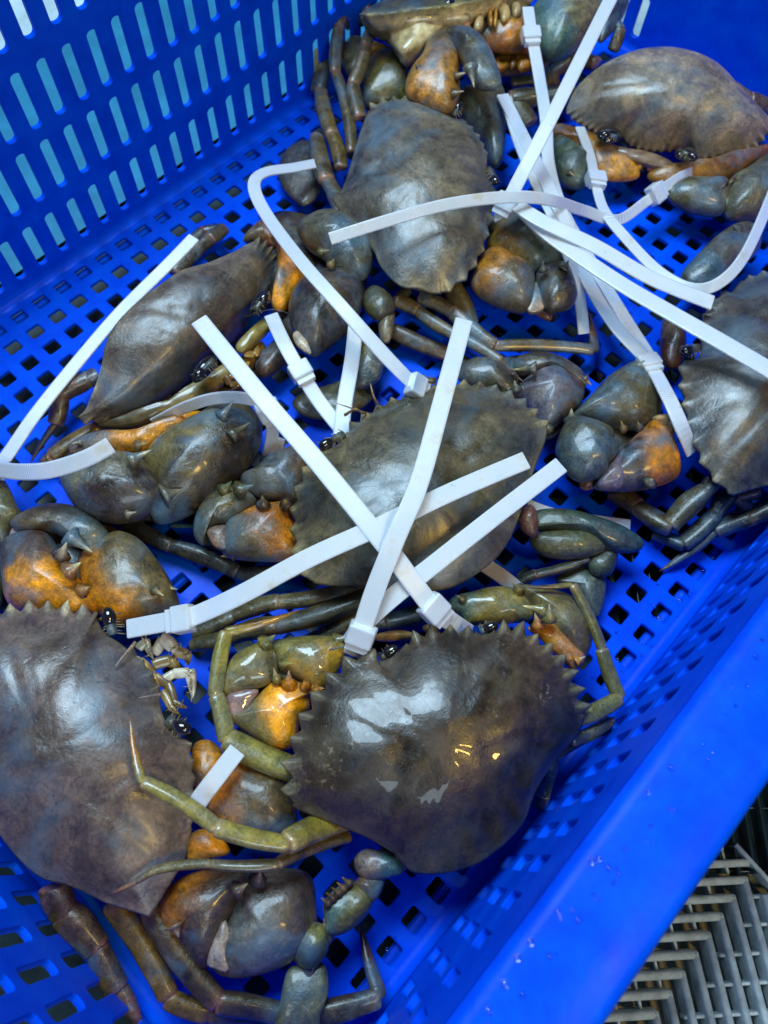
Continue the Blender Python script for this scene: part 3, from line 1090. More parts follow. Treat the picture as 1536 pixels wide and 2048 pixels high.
claw(G, [('claw', B(z4((700, 480), (800, 420), (1000, 500), (1130, 560), (1165, 680), (1185, 850), (1100, 945), (900, 960), (740, 880), (640, 760), (600, 600), (640, 520)), 30,
                    ('b07410', z4((700, 720))[0], '4e4434', z4((960, 720))[0]))),
         ('arm', B(z4((540, 360), (640, 330), (720, 420), (700, 560), (640, 740), (560, 700), (530, 540)), 24, ('c08010', z4((620, 380))[0], '6a3410', z4((600, 680))[0]))),
         ('palm', multi(B(z7((960, 540), (1030, 490), (1130, 480), (1230, 505), (1255, 600), (1250, 740), (1150, 850), (1000, 900), (900, 895), (860, 850), (900, 730), (940, 630)), 26,
                          ('443f40', z7((1180, 600))[0], '4c5054', z7((960, 800))[0])),
                        SP(z7((1030, 520))[0], z7((1042, 484))[0], 40, 46, 3.0, '4a4440', 'a89890'))),
         ('wrist', multi(B(z7((640, 640), (690, 540), (830, 480), (1000, 475), (985, 560), (920, 680), (870, 800), (810, 865), (740, 790), (680, 720)), 27,
                           ('9a6216', z7((690, 590))[0], '3c3534', z7((860, 700))[0])),
                         SP(z7((950, 560))[0], z7((990, 535))[0], 42, 46, 3.0, '5a4a40', 'b0a890'),
                         SP(z7((700, 700))[0], z7((715, 750))[0], 38, 38, 3.4, '5a4a40', 'b0a080'))),
         ('joint_skin', B(z7((830, 840), (890, 690), (915, 720), (920, 800), (910, 880), (860, 870)), 34, '8a8080', up=2, dn=8, N=30)),
         ('finger', B(z4((500, 1080), (520, 930), (620, 895), (720, 960), (760, 1040), (650, 1070)), 38, 'c0800c', up=5, dn=8, N=30))], M_LIMB)
def mouth_piece(crab, nodes, c, n='mouthpart', bristle=0):
    mb = MB()
    leg(mb, nodes, c=c, joint='8a7850', tip=c, th=0.6)
    a, b_ = P(*nodes[-2][:3]), P(*nodes[-1][:3])
    for k in range(bristle):
        q = a.lerp(b_, k / bristle) + Vector((0, 0, 0.0015))
        e = q + Vector((random.uniform(-1, 1), random.uniform(-1, 1), 0.8)).normalized() * 0.004
        tube(mb, [q, q.lerp(e, .5), e], [.00025, .00018, .00005], 1, [lin('a8986a')] * 3, n=5)
    return mb.build(n, M_PALE, crab)


for nodes, c, br in (
        ([z3((1180, 1330))[0] + (36, 22), z3((1250, 1210))[0] + (40, 26), z3((1340, 1290))[0] + (40, 18), z3((1420, 1330))[0] + (36, 0)], 'c4c0b0', 10),
        ([z3((1330, 1310))[0] + (34, 22), z3((1440, 1340))[0] + (34, 20), z3((1450, 1420))[0] + (30, 0)], 'b8ac8c', 8),
        ([z3((1170, 1420))[0] + (36, 24), z3((1310, 1380))[0] + (35, 26), z3((1390, 1450))[0] + (32, 0)], '8a7848', 6),
        ([z3((1230, 1560))[0] + (36, 20), z3((1340, 1480))[0] + (36, 22), z3((1460, 1470))[0] + (37, 24), z3((1480, 1680))[0] + (34, 0)], 'c0bcac', 10),
        ([z3((1060, 1300))[0] + (41, 18), z3((1120, 1230))[0] + (42, 18), z3((1180, 1380))[0] + (38, 0)], '8a8a78', 6),
        ([z3((1020, 1360))[0] + (42, 16), z3((1080, 1390))[0] + (42, 18), z3((1180, 1500))[0] + (38, 16), z3((1230, 1600))[0] + (36, 0)], '9a8858', 6),
        ([z3((1190, 1500))[0] + (37, 20), z3((1290, 1570))[0] + (36, 20), z3((1330, 1700))[0] + (36, 16), z3((1440, 1750))[0] + (36, 0)], '7c6844', 6),
        ([z3((1240, 1620))[0] + (39, 16), z3((1310, 1740))[0] + (40, 14), z3((1380, 1800))[0] + (40, 0)], 'a08c60', 4)):
    mouth_piece(G, nodes, c, bristle=br)
hair(G, [z3((1040, 1250))[0] + (46,), z3((960, 1340))[0] + (50,), z3((880, 1440))[0] + (52,)], 1.0, '8a7868')
hair(G, [z4((320, 30))[0] + (46,), z4((250, 40))[0] + (50,), z4((180, 50))[0] + (52,)], 1.0, '7a6a68')
GC = dict(c='443826', joint='8a5a54', tip='4a3428')
part('leg', G, M_LIMB, L([z7((215, 540))[0] + (30, 60), z7((265, 660))[0] + (24, 62), z7((395, 800))[0] + (20, 52), z7((475, 960))[0] + (14, 40), z7((575, 1140))[0] + (8, 0)], c='4a3c36', joint='9a6a66', tip='5a3c38'))
part('leg', G, M_LIMB, L([z7((440, 600))[0] + (24, 48), z7((680, 995))[0] + (18, 42), z7((840, 1050))[0] + (14, 40), z7((1130, 1075))[0] + (10, 0)], c='5a4a24', joint='6a4a44', tip='4a3428', ends_in_tip=False))
part('leg', G, M_LIMB, L([z7((590, 620))[0] + (30, 46), z7((880, 1010))[0] + (24, 44), z7((1150, 1065))[0] + (18, 44), z7((1520, 985))[0] + (14, 30), z7((1440, 680))[0] + (10, 0)], c='3c3428', joint='7a564c', tip='4c2c28'))

# ================================================================== crab D: crab on the left with clenched claw below
D_ = new_crab(380, 680, 'smooth slate brown crab facing the centre, pale serrated edge, beside the slotted wall')
z7d = Zm(60, 440, 3.072)
z7e = Zm(60, 700, 3.072)
z8 = Zm(480, 400, 3.84)
carapace(D_, [(155, 838, 26), (500, 500, 28), (330, 580, 40)],
         [('t', z7d((290, 1220), (400, 1245), (520, 1240), (640, 1205), (740, 1155), (850, 1090)), 8, 5.0),
          ('s', z7d((950, 1040), (985, 1000), (1000, 950), (1060, 870), (1150, 825))),
          ('t', z7d((1180, 815), (1240, 770), (1310, 690)), 4, 2.5),
          ('s', z7d((1345, 610), (1370, 520), (1420, 450), (1480, 430))),
          ('t', z7d((1495, 425), (1512, 360), (1515, 290), (1500, 210), (1450, 145)), 8, 5.5),
          ('s', z7d((1390, 125), (1320, 155), (1200, 225), (1080, 265), (930, 310), (780, 410), (640, 520), (520, 650), (455, 790), (440, 930), (410, 1050), (350, 1150)))],
         z7d((1290, 780))[0], 20, 22, '504844', '8a8470', '6a5a3a', z7d((850, 760))[0], M_SHELL, '3e3634')
part('orbit', D_, M_EYE, B(z7d((1000, 990), (1005, 930), (1060, 860), (1130, 840), (1150, 880), (1110, 940), (1040, 990)), 32, '15181a', up=3.5, dn=3, N=28))
part('orbit', D_, M_EYE, B(z7d((1375, 490), (1420, 445), (1465, 440), (1470, 500), (1420, 560), (1370, 580), (1350, 560)), 33, '15181a', up=3.5, dn=3, N=28))
eye(D_, z7d((1130, 860))[0], z7d((1035, 950))[0], 35, 3.4)
eye(D_, z7d((1380, 560))[0], z7d((1440, 475))[0], 36, 3.4)
part('face', D_, M_PALE, multi(
    B(z7d((420, 1262), (600, 1250), (760, 1190), (900, 1110), (1010, 1040), (1120, 970), (1215, 880), (1240, 920), (1150, 1030), (1000, 1130), (820, 1210), (620, 1265)), 18, ('4c4026', z7d((560, 1240))[0], '8a7a44', z7d((1120, 990))[0]), up=5, dn=10),
    B(z7d((1270, 770), (1370, 660), (1460, 590), (1475, 640), (1400, 730), (1310, 810)), 26, '8a7c40', up=3, dn=8, N=40),
    B(z7d((1200, 940), (1300, 850), (1400, 760), (1440, 800), (1340, 920), (1220, 1000)), 16, ('6a4a1c', z7d((1240, 940))[0], '8a6a2c', z7d((1400, 790))[0]), up=5, dn=10, amp=.004),
    B(z7d((1150, 1030), (1260, 980), (1380, 900), (1430, 930), (1300, 1040), (1180, 1070)), 10, '4a341c', up=5, dn=10, amp=.004)))
for nodes, c in (([z7d((1230, 900))[0] + (22, 18), z7d((1290, 930))[0] + (22, 18), z7d((1350, 860))[0] + (20, 0)], '9a7a34'),
                 ([z7d((1310, 820))[0] + (24, 16), z7d((1380, 830))[0] + (22, 16), z7d((1400, 760))[0] + (22, 0)], '8a6a2c'),
                 ([z7d((1200, 960))[0] + (20, 16), z7d((1230, 1010))[0] + (18, 14), z7d((1300, 990))[0] + (16, 0)], '6a5028')):
    mb = MB()
    leg(mb, nodes, c=c, joint='6a5a3a', tip=c, th=0.6)
    mb.build('mouthpart', M_PALE, D_)
claw(D_, [('claw', multi(B(z7e((720, 700), (770, 600), (900, 500), (1050, 420), (1180, 345), (1260, 325), (1360, 385), (1410, 490), (1390, 610), (1300, 750), (1150, 890), (950, 1010), (800, 1050), (740, 990), (800, 900), (770, 790)), 28,
                           ('66603a', z7e((850, 540))[0], '332c28', z7e((1080, 860))[0])),
                         SP(z7e((1180, 410))[0], z7e((1252, 312))[0], 44, 50, 3.6, '5a5644', 'a8a890'),
                         SP(z7e((1230, 530))[0], z7e((1355, 443))[0], 46, 46, 3.6, '4a4c40', '90907a'))),
          ('palm', multi(B(z7e((205, 780), (330, 700), (480, 650), (640, 655), (720, 710), (790, 800), (825, 900), (790, 965), (640, 1040), (480, 1050), (320, 985), (240, 890)), 32,
                           ('5a5848', z7e((450, 720))[0], '342e30', z7e((560, 980))[0])),
                         SP(z7e((620, 680))[0], z7e((748, 612))[0], 50, 52, 4.2, '5a5848', 'a8a890'),
                         SP(z7e((820, 900))[0], z7e((935, 856))[0], 46, 44, 5.0, '5a5848', 'a09a80'),
                         SP(z7e((600, 1010))[0], z7e((655, 995))[0], 40, 42, 2.2, '5a5848', '90886a'))),
          ('wrist', multi(B(z7e((260, 590), (400, 520), (600, 515), (780, 495), (900, 475), (1040, 390), (1010, 450), (860, 545), (720, 630), (600, 645), (480, 640), (300, 650)), 24,
                            ('5a4628', z7e((330, 620))[0], 'b87c0c', z7e((720, 540))[0])),
                          SP(z7e((310, 570))[0], z7e((255, 575))[0], 30, 32, 2.0),
                          SP(z7e((660, 590))[0], z7e((720, 570))[0], 36, 40, 2.6, '6a5a3a', 'a89a70')))], M_LIMB)
claw(D_, [('claw', B(z8((430, 700), (560, 590), (740, 570), (880, 600), (935, 720), (900, 880), (820, 1000), (680, 1100), (570, 1180), (460, 1090), (400, 960), (385, 830)), 28,
                     ('3a302a', z8((620, 720))[0], '46464a', z8((600, 1040))[0]))),
          ('palm', multi(B(z8((450, 230), (560, 145), (700, 120), (850, 170), (1000, 280), (1020, 420), (960, 580), (850, 580), (700, 520), (640, 430), (520, 350)), 30,
                           ('4e4c3c', z8((560, 220))[0], '46525a', z8((820, 430))[0])),
                         SP(z8((620, 400))[0], z8((685, 385))[0], 44, 48, 2.6), SP(z8((700, 500))[0], z8((725, 450))[0], 44, 50, 2.4))),
          ('wrist', multi(B(z8((250, 200), (330, 330), (430, 400), (525, 520), (500, 610), (430, 730), (330, 835), (250, 800), (275, 640), (290, 450), (265, 330)), 22,
                            ('a06012', z8((400, 430))[0], 'c88810', z8((350, 720))[0])))),
          ('arm', B(z8((30, 310), (130, 200), (230, 165), (300, 290), (260, 360), (150, 330)), 18, ('6a5a44', z8((90, 260))[0], '7a4a20', z8((230, 240))[0]), N=40)),
          ('finger', B(z8((120, 1240), (250, 1110), (380, 1040), (420, 1180), (300, 1290), (180, 1360)), 16, '3c2c24', N=40)),
          ('joint_skin', B(z8((410, 1030), (450, 1015), (520, 1100), (545, 1180), (480, 1150), (425, 1100)), 34, '9a9084', up=2, dn=4, N=24))], M_LIMB)
hair(D_, [z8((30, 900))[0] + (40,), z8((250, 840))[0] + (46,), z8((420, 900))[0] + (44,), z8((430, 980))[0] + (40,)])
part('leg', D_, M_LIMB, L([z7e((420, 150))[0] + (20, 40), z7e((350, 180))[0] + (20, 42), z7e((185, 270))[0] + (18, 34), z7e((155, 460))[0] + (12, 16), z7e((0, 700))[0] + (4, 0)], c='4a3c30', joint='9a7a70', tip='3c2c28'))
part('leg', D_, M_LIMB, L([z7e((430, 470))[0] + (14, 36), z7e((130, 660))[0] + (12, 30), z7e((80, 690))[0] + (8, 0)], c='5c4c20', joint='8a6a50', ends_in_tip=False))
part('leg', D_, M_LIMB, L([z7d((880, 330))[0] + (20, 34), z7d((1110, 110))[0] + (18, 30), z7d((1190, 50))[0] + (14, 0)], c='3c3630', joint='7a5a50', ends_in_tip=False))
part('leg', D_, M_LIMB, L([z7d((960, 190))[0] + (12, 30), z7d((1070, 70))[0] + (12, 26), z7d((1195, 50))[0] + (10, 0)], c='262830', joint='7a4438', ends_in_tip=False))
part('leg', D_, M_LIMB, L([(215, 1010, 10, 34), (345, 1092, 12, 34), (478, 1145, 12, 30), (600, 1138, 12, 0)], c='23272c', joint='4a4240', ends_in_tip=False))
part('leg', D_, M_LIMB, L([(340, 1052, 4, 10), (460, 1062, 8, 0)], c='2a5060', tip='2a5060'))

# ================================================================== crab E: crab in the middle under the crossed ties
E_ = new_crab(840, 980, 'olive brown crab in the middle under the crossed white straps')
ze = Zm(380, 720, 3.84)
zf = Zm(840, 640, 3.657)
zg = Zm(880, 880, 2.56)
zh = Zm(768, 600, 2.0)
carapace(E_, [(622, 1162, 40), (1094, 856, 40), (760, 810, 40)],
         [('t', [(620, 1166), (594, 1105), (586, 1055), (590, 1000), (604, 955)], 6, 6.5),
          ('t', [(622, 925), (642, 900)], 1, 3),
          ('s', [(655, 895), (672, 890), (690, 868)]),
          ('t', [(694, 862), (720, 838), (760, 812), (800, 796)], 5, 6.0),
          ('s', [(830, 790), (850, 782), (868, 770)]),
          ('t', [(880, 768), (920, 768), (970, 770), (1015, 785), (1050, 806), (1076, 832)], 8, 6.0),
          ('s', [(1096, 858), (1090, 885), (1076, 920), (1058, 970), (1038, 1035), (1010, 1095), (968, 1138), (905, 1174), (850, 1184), (790, 1180), (720, 1174), (665, 1172)])],
         (745, 815), 18, 26, '4e4a3a', '7a7458', '6a6048', (845, 985), M_SHELL, '3e4548')
eye(E_, ze((1180, 570))[0], ze((1035, 650))[0], 42, 3.8)
eye(E_, (872, 762), (838, 758), 42, 3.2)
hair(E_, [(690, 830, 44), (712, 818, 50), (726, 830, 44)], 0.9, '8a7048')
hair(E_, [ze((1350, 410))[0] + (44,), ze((1240, 370))[0] + (48,), ze((1120, 330))[0] + (46,)], 0.8, '7a6240')
hair(E_, [ze((1440, 340))[0] + (44,), ze((1410, 280))[0] + (50,), ze((1385, 180))[0] + (52,)], 1.0, '8a7048')
claw(E_, [('claw', B(ze((440, 990), (400, 900), (500, 850), (620, 750), (850, 670), (940, 800), (900, 920), (850, 1100), (790, 1115), (700, 1070), (560, 1055)), 26,
                     ('56483a', ze((860, 950))[0], '4c5660', ze((560, 900))[0]))),
          ('palm', multi(B(ze((35, 1310), (60, 1180), (140, 1060), (280, 985), (400, 990), (500, 1080), (450, 1170), (330, 1230), (260, 1270), (160, 1300), (110, 1410), (60, 1380)), 28,
                           ('46442f', ze((200, 1080))[0], '3c4444', ze((80, 1330))[0])),
                         SP(ze((380, 1000))[0], ze((490, 960))[0], 40, 46, 4.0, OLD, '8a8460'),
                         SP(ze((260, 1000))[0], ze((320, 930))[0], 36, 42, 3.4, OLD, '5a6a58'),
                         SP(ze((560, 1110))[0], ze((555, 1040))[0], 40, 46, 3.0, BR, 'a89a70'),
                         SP(ze((740, 1110))[0], ze((725, 1070))[0], 40, 46, 3.0, BR, 'b0a060'))),
          ('movable_finger', multi(B(ze((290, 1265), (420, 1180), (520, 1135), (640, 1115), (780, 1105), (805, 1210), (820, 1400), (835, 1510), (650, 1535), (480, 1535), (300, 1505), (250, 1430)), 27,
                                     ('4e4a3c', ze((360, 1400))[0], 'a86a18', ze((700, 1240))[0])),
                                   SP(ze((330, 1490))[0], ze((235, 1510))[0], 26, 26, 3.2, OLD, 'b0a068'))),
          ('joint_skin', B(ze((140, 1300), (270, 1275), (290, 1360), (270, 1450), (190, 1430), (150, 1370)), 32, '6e5a56', up=2, dn=8, N=28))], M_LIMB)
claw(E_, [('claw', B(zf((270, 380), (380, 300), (520, 310), (640, 370), (690, 470), (710, 570), (600, 570), (480, 520), (340, 470)), 24, ('4a5258', zf((340, 380))[0], '3a3832', zf((640, 480))[0]))),
          ('wrist', multi(B(zf((695, 540), (770, 450), (880, 375), (1000, 360), (1120, 420), (1190, 520), (1150, 640), (1060, 710), (960, 790), (880, 785), (830, 690), (760, 590)), 24,
                            ('5a5c72', zf((860, 560))[0], '4a3c38', zf((1130, 580))[0])),
                          SP(zf((700, 510))[0], zf((690, 440))[0], 30, 36, 3.0, BL, 'a0a890'),
                          SP(zf((930, 800))[0], zf((935, 790))[0], 30, 34, 3.0, BL, 'b0a880'))),
          ('palm', multi(B(zf((690, 340), (740, 270), (880, 250), (1040, 290), (1180, 380), (1205, 480), (1090, 420), (960, 370), (850, 385), (740, 395)), 28,
                           ('343230', zf((900, 280))[0], '4a4846', zf((1120, 400))[0])),
                         SP(zf((850, 355))[0], zf((665, 365))[0], 40, 36, 3.4, '4a5050', 'a8a070'),
                         SP(zf((1200, 420))[0], zf((1255, 480))[0], 30, 28, 2.4, '5a4a48', '8a8478')))], M_LIMB)
part('swimming_leg', E_, M_SWIM, multi(
    B(zg((420, 350), (470, 340), (500, 400), (490, 490), (440, 480), (400, 420)), 28, '664842', N=30),
    B(zg((480, 375), (640, 360), (800, 400), (950, 460), (1030, 520), (1000, 565), (880, 565), (740, 490), (560, 460), (460, 450)), 22, ('3a4a3c', zg((560, 400))[0], '2e4a58', zg((900, 490))[0])),
    B(zg((465, 500), (600, 465), (760, 470), (855, 525), (840, 565), (740, 600), (600, 605), (510, 575)), 20, ('4c5238', zg((560, 540))[0], '54604a', zg((780, 530))[0])),
    B(zg((760, 615), (860, 550), (905, 560), (900, 630), (870, 690), (790, 690)), 16, '34443c', N=30),
    B(zg((600, 720), (680, 640), (760, 650), (840, 710), (835, 820), (800, 900), (740, 850), (690, 760)), 10, ('3c4a44', zg((700, 700))[0], '4a5450', zg((800, 800))[0]), up=4, dn=4)))
part('leg', E_, M_LIMB, L([zg((760, 605))[0] + (18, 20), zg((490, 690))[0] + (16, 22), zg((390, 740))[0] + (12, 0)], c='343c38', joint='8a6a58', ends_in_tip=False))
zl2 = zl
part('leg', E_, M_LIMB, L([zl2((1300, 190))[0] + (26, 34), zl2((590, 325))[0] + (18, 36), zl2((250, 430))[0] + (12, 34), zl2((-60, 560))[0] + (8, 0)], c='4a4832', joint='6a6058', ends_in_tip=False))
part('leg', E_, M_LIMB, L([zl2((1330, 260))[0] + (28, 40), zl2((570, 510))[0] + (20, 40), zl2((200, 600))[0] + (14, 34), zl2((-70, 650))[0] + (8, 0)], c='42412e', joint='6a5a58', ends_in_tip=False))
part('leg', E_, M_LIMB, L([zl2((1320, 420))[0] + (24, 36), zl2((920, 600))[0] + (14, 36), zl2((700, 700))[0] + (8, 0)], c='5a5a48', joint='6a5a58', ends_in_tip=False))
part('leg', E_, M_LIMB, L([(880, 1215, 24, 40), (770, 1245, 20, 34), (700, 1265, 14, 0)], c='2e3234', joint='4a4446', ends_in_tip=False))
part('leg', E_, M_LIMB, L([(1085, 870, 20, 34), (1128, 815, 14, 28), (1150, 760, 8, 0)], c='33382f', joint='4a4446', ends_in_tip=False))

# ================================================================== crab A: crab at the top, standing across the straps
A_ = new_crab(840, 400, 'grey brown crab with spiny edge, legs bunched against the slotted wall, ochre claws')
za = Zm(600, 0, 3.2)
zb = Zm(640, 360, 2.648)
carapace(A_, [(735, 215, 44), (880, 590, 38), (985, 330, 42)],
         [('t', za((440, 700), (480, 665), (570, 640), (690, 625), (800, 645), (880, 665)), 7, 6.5),
          ('s', za((930, 690), (970, 740), (1010, 760), (1050, 765))),
          ('t', za((1075, 790), (1140, 870), (1185, 950)), 4, 3.0),
          ('s', za((1200, 1010), (1195, 1080), (1215, 1150), (1250, 1210))),
          ('t', [(992, 392), (982, 440), (968, 490), (952, 525), (925, 560)], 7, 5.0),
          ('s', zb((640, 605), (580, 600), (520, 575), (440, 570), (370, 520), (310, 440), (270, 330), (180, 240), (100, 160), (60, 90)) + za((240, 1270), (300, 1130), (350, 960), (400, 800)))],
         (985, 330), 17, 24, '56524a', '7c7660', '6a5c3a', (835, 400), M_SHELL, '3c3a38')
eye(A_, za((980, 740))[0], za((1015, 680))[0], 46, 3.4)
eye(A_, za((1205, 1080))[0], za((1250, 1160))[0], 43, 3.4)
claw(A_, [('claw', B(za((1020, 610), (1150, 570), (1265, 565), (1310, 650), (1310, 850), (1290, 1020), (1235, 1050), (1170, 940), (1080, 810), (1000, 700)), 24,
                     ('5c5a3c', za((1080, 650))[0], '3c4a54', za((1230, 900))[0]))),
          ('wrist', multi(B(za((695, 500), (780, 380), (820, 280), (930, 215), (1000, 260), (1025, 400), (1005, 520), (1020, 590), (970, 695), (890, 700), (780, 650), (690, 600)), 50,
                            ('4a4038', za((860, 320))[0], '946a2c', za((850, 560))[0])),
                          SP(za((1000, 490))[0], za((1070, 460))[0], 60, 64, 2.8, BR, 'b0a890'),
                          SP(za((980, 600))[0], za((1050, 582))[0], 60, 64, 2.8, BR, 'b0a890'),
                          SP(za((760, 440))[0], za((738, 405))[0], 60, 64, 2.6, BR, 'a89a80'))),
          ('palm', multi(B(za((940, 205), (1050, 200), (1170, 280), (1240, 400), (1282, 530), (1235, 565), (1130, 545), (1060, 430), (1000, 300)), 62,
                           ('34322e', za((1050, 240))[0], '4a5050', za((1160, 440))[0])),
                         SP(za((1090, 430))[0], za((1115, 562))[0], 74, 70, 3.8, '5a5a50', 'a8a890')))], M_LIMB)
claw(A_, [('claw', multi(B(zb((930, 210), (1030, 145), (1150, 210), (1220, 300), (1270, 400), (1300, 450), (1200, 480), (1120, 490), (1000, 440), (900, 400), (890, 310)), 26,
                           ('5c4c20', zb((950, 350))[0], '4a4e42', zb((1180, 330))[0])))),
          ('palm', multi(B(zb((1150, 500), (1190, 465), (1290, 450), (1340, 530), (1355, 620), (1310, 680), (1220, 695), (1180, 650), (1160, 580)), 30, ('4a4642', zb((1220, 520))[0], '3a3634', zb((1300, 640))[0])),
                         SP(zb((1290, 470))[0], zb((1318, 425))[0], 40, 44, 3.6, '4a4a40', '8a8468'),
                         SP(zb((1180, 480))[0], zb((1180, 425))[0], 40, 46, 2.4, '4a4a40', '7a6a58'))),
          ('wrist', B(zb((805, 530), (850, 420), (920, 380), (1010, 425), (1110, 485), (1130, 560), (1100, 680), (1000, 680), (880, 625), (820, 575)), 28,
                      ('9a6a1c', zb((880, 470))[0], '4c463c', zb((1040, 630))[0]))),
          ('joint_skin', B(zb((1100, 590), (1140, 545), (1185, 540), (1195, 640), (1170, 690), (1100, 690)), 29, '8a7a74', up=2, dn=8, N=28)),
          ('finger_tip', B(zb((1130, 700), (1180, 690), (1225, 705), (1220, 745), (1180, 735)), 22, '6a4434', N=24))], M_LIMB)
AC = dict(c='4c462c', joint='8a7068', tip='5a4632')
part('leg', A_, M_LIMB, L([za((260, 1080))[0] + (26, 30), za((205, 860))[0] + (26, 30), za((130, 575))[0] + (24, 0)], c='5a4e28', joint='8a7070', ends_in_tip=False))
part('leg', A_, M_LIMB, L([za((330, 980))[0] + (30, 24), za((225, 460))[0] + (34, 24), za((250, 160))[0] + (40, 16), za((310, -40))[0] + (42, 0)], c='4a4430', joint='8a6a64', tip='4a3a3a'))
part('leg', A_, M_LIMB, L([za((385, 760))[0] + (34, 30), za((335, 535))[0] + (38, 28), za((420, 290))[0] + (44, 26), za((500, 100))[0] + (46, 0)], c='4a4230', joint='9a7a74', tip='3c2e30'))
part('leg', A_, M_LIMB, L([za((260, 1370))[0] + (30, 34), za((170, 1150))[0] + (24, 36), za((105, 870))[0] + (20, 0)], c='504a38', joint='9a7064', ends_in_tip=False))
part('swimming_leg', A_, M_SWIM, multi(B([(560, 330), (580, 295), (620, 285), (640, 330), (640, 380), (610, 410), (580, 390), (560, 360)], 10, '3a3630', up=5, dn=4, N=30)))
part('leg', A_, M_LIMB, L([zb((470, 580))[0] + (22, 22), zb((410, 640))[0] + (22, 30), zb((520, 690))[0] + (20, 28), zb((720, 820))[0] + (22, 24), zb((960, 960))[0] + (26, 14), zb((1075, 1065))[0] + (34, 0)], c='4c442c', joint='8a6a58', tip='4a3028'))
part('leg', A_, M_LIMB, L([zb((520, 610))[0] + (24, 32), zb((710, 700))[0] + (20, 34), zb((930, 880))[0] + (18, 26), zb((1450, 900))[0] + (14, 20), zb((1420, 700))[0] + (10, 0)], c='484030', joint='86685a', tip='6a4428'))
part('leg', A_, M_LIMB, L([zb((380, 790))[0] + (12, 36), zb((680, 920))[0] + (8, 26), zb((800, 990))[0] + (6, 0)], c='40362c', joint='7a5040', ends_in_tip=False))
part('leg', A_, M_LIMB, L([zb((700, 560))[0] + (20, 44), zb((800, 780))[0] + (10, 0)], c='4a4220', joint='5a4a30', ends_in_tip=False))
part('swimming_leg', A_, M_SWIM, multi(
    B(zb((240, 600), (290, 570), (370, 620), (395, 690), (330, 740), (270, 720), (230, 660)), 26, ('4a4a2c', zb((280, 640))[0], '3c3a30', zb((350, 690))[0]), N=34),
    B(zb((320, 700), (380, 680), (395, 740), (370, 850), (330, 850), (310, 780)), 22, '6a6458', N=30),
    B(zb((200, 860), (270, 830), (330, 900), (320, 1040), (230, 1100), (180, 1060)), 16, ('6a6a34', zb((230, 900))[0], '5a6468', zb((300, 980))[0]), N=34),
    B([(588, 805), (610, 785), (660, 770), (720, 750), (745, 770), (740, 800), (700, 828), (650, 838), (605, 828)], 8, ('4c4634', (620, 800), '5a5e4a', (720, 790)), up=4, dn=4, N=36)))

# ================================================================== crab B: pale brown crab, top right, facing the camera
B_ = new_crab(1330, 260, 'pale taupe crab with dusty shell near the solid end wall, looking across the open floor')
zz = Zm(1000, 60, 2.866)
carapace(B_, [(1131, 222, 32), (1535, 262, 32), (1330, 150, 46)],
         [('t', zz((375, 460), (440, 525), (530, 575)), 6, 3.0),
          ('s', zz((560, 590), (600, 585), (650, 575), (700, 600), (720, 640))),
          ('t', zz((730, 650), (830, 685), (960, 695)), 6, 3.0),
          ('s', zz((990, 690), (1030, 670), (1080, 680), (1120, 735))),
          ('t', zz((1145, 745), (1240, 735), (1340, 715), (1430, 690), (1510, 620)), 9, 4.0),
          ('s', zz((1565, 575), (1550, 510), (1450, 400), (1350, 290), (1250, 190), (1120, 125), (960, 95), (800, 110), (650, 165), (530, 240), (430, 340)))],
         zz((850, 690))[0], 24, 24, '84796a', '8e8474', '8a5a2a', zz((920, 430))[0], M_SHELL, '6e665c')
part('orbit', B_, M_EYE, B(zz((555, 610), (570, 575), (620, 565), (680, 580), (690, 620), (640, 645), (590, 640)), 34, '1a1416', up=3, dn=3, N=28))
part('orbit', B_, M_EYE, B(zz((1005, 700), (1030, 675), (1090, 680), (1130, 715), (1125, 745), (1070, 745), (1020, 730)), 34, '1a1416', up=3, dn=3, N=28))
eye(B_, zz((670, 615))[0], zz((600, 600))[0], 37, 3.0)
eye(B_, zz((1040, 700))[0], zz((1105, 725))[0], 37, 3.0)
part('mouthpart', B_, M_PALE, multi(
    B(zz((560, 640), (640, 680), (760, 690), (900, 720), (1000, 780), (940, 790), (800, 760), (660, 710), (590, 680)), 24, '7a6450', up=3, dn=5),
    B(zz((690, 740), (730, 715), (780, 740), (760, 770), (710, 770)), 20, 'a86a58', up=4, dn=4, N=24),
    B(zz((780, 740), (820, 725), (830, 770), (800, 800), (775, 780)), 20, '9a6a30', up=4, dn=4, N=24),
    B(zz((840, 770), (890, 755), (930, 775), (900, 800), (850, 800)), 20, 'a86a58', up=4, dn=4, N=24),
    B(zz((640, 700), (760, 700), (900, 740), (960, 800), (860, 810), (720, 790)), 14, '5a4028', up=4, dn=5)))
claw(B_, [('claw', multi(B(zz((310, 630), (440, 690), (520, 760), (500, 840), (480, 900), (380, 885), (310, 790)), 22, ('3e5044', zz((350, 680))[0], '42524a', zz((470, 850))[0])),
                         SP(zz((400, 820))[0], zz((425, 835))[0], 32, 34, 2))),
          ('finger', B(zz((300, 560), (440, 590), (560, 650), (680, 740), (790, 825), (720, 855), (560, 845), (480, 760), (400, 680), (305, 620)), 18, ('6a4416', zz((400, 620))[0], 'b8800e', zz((680, 820))[0])))], M_LIMB)
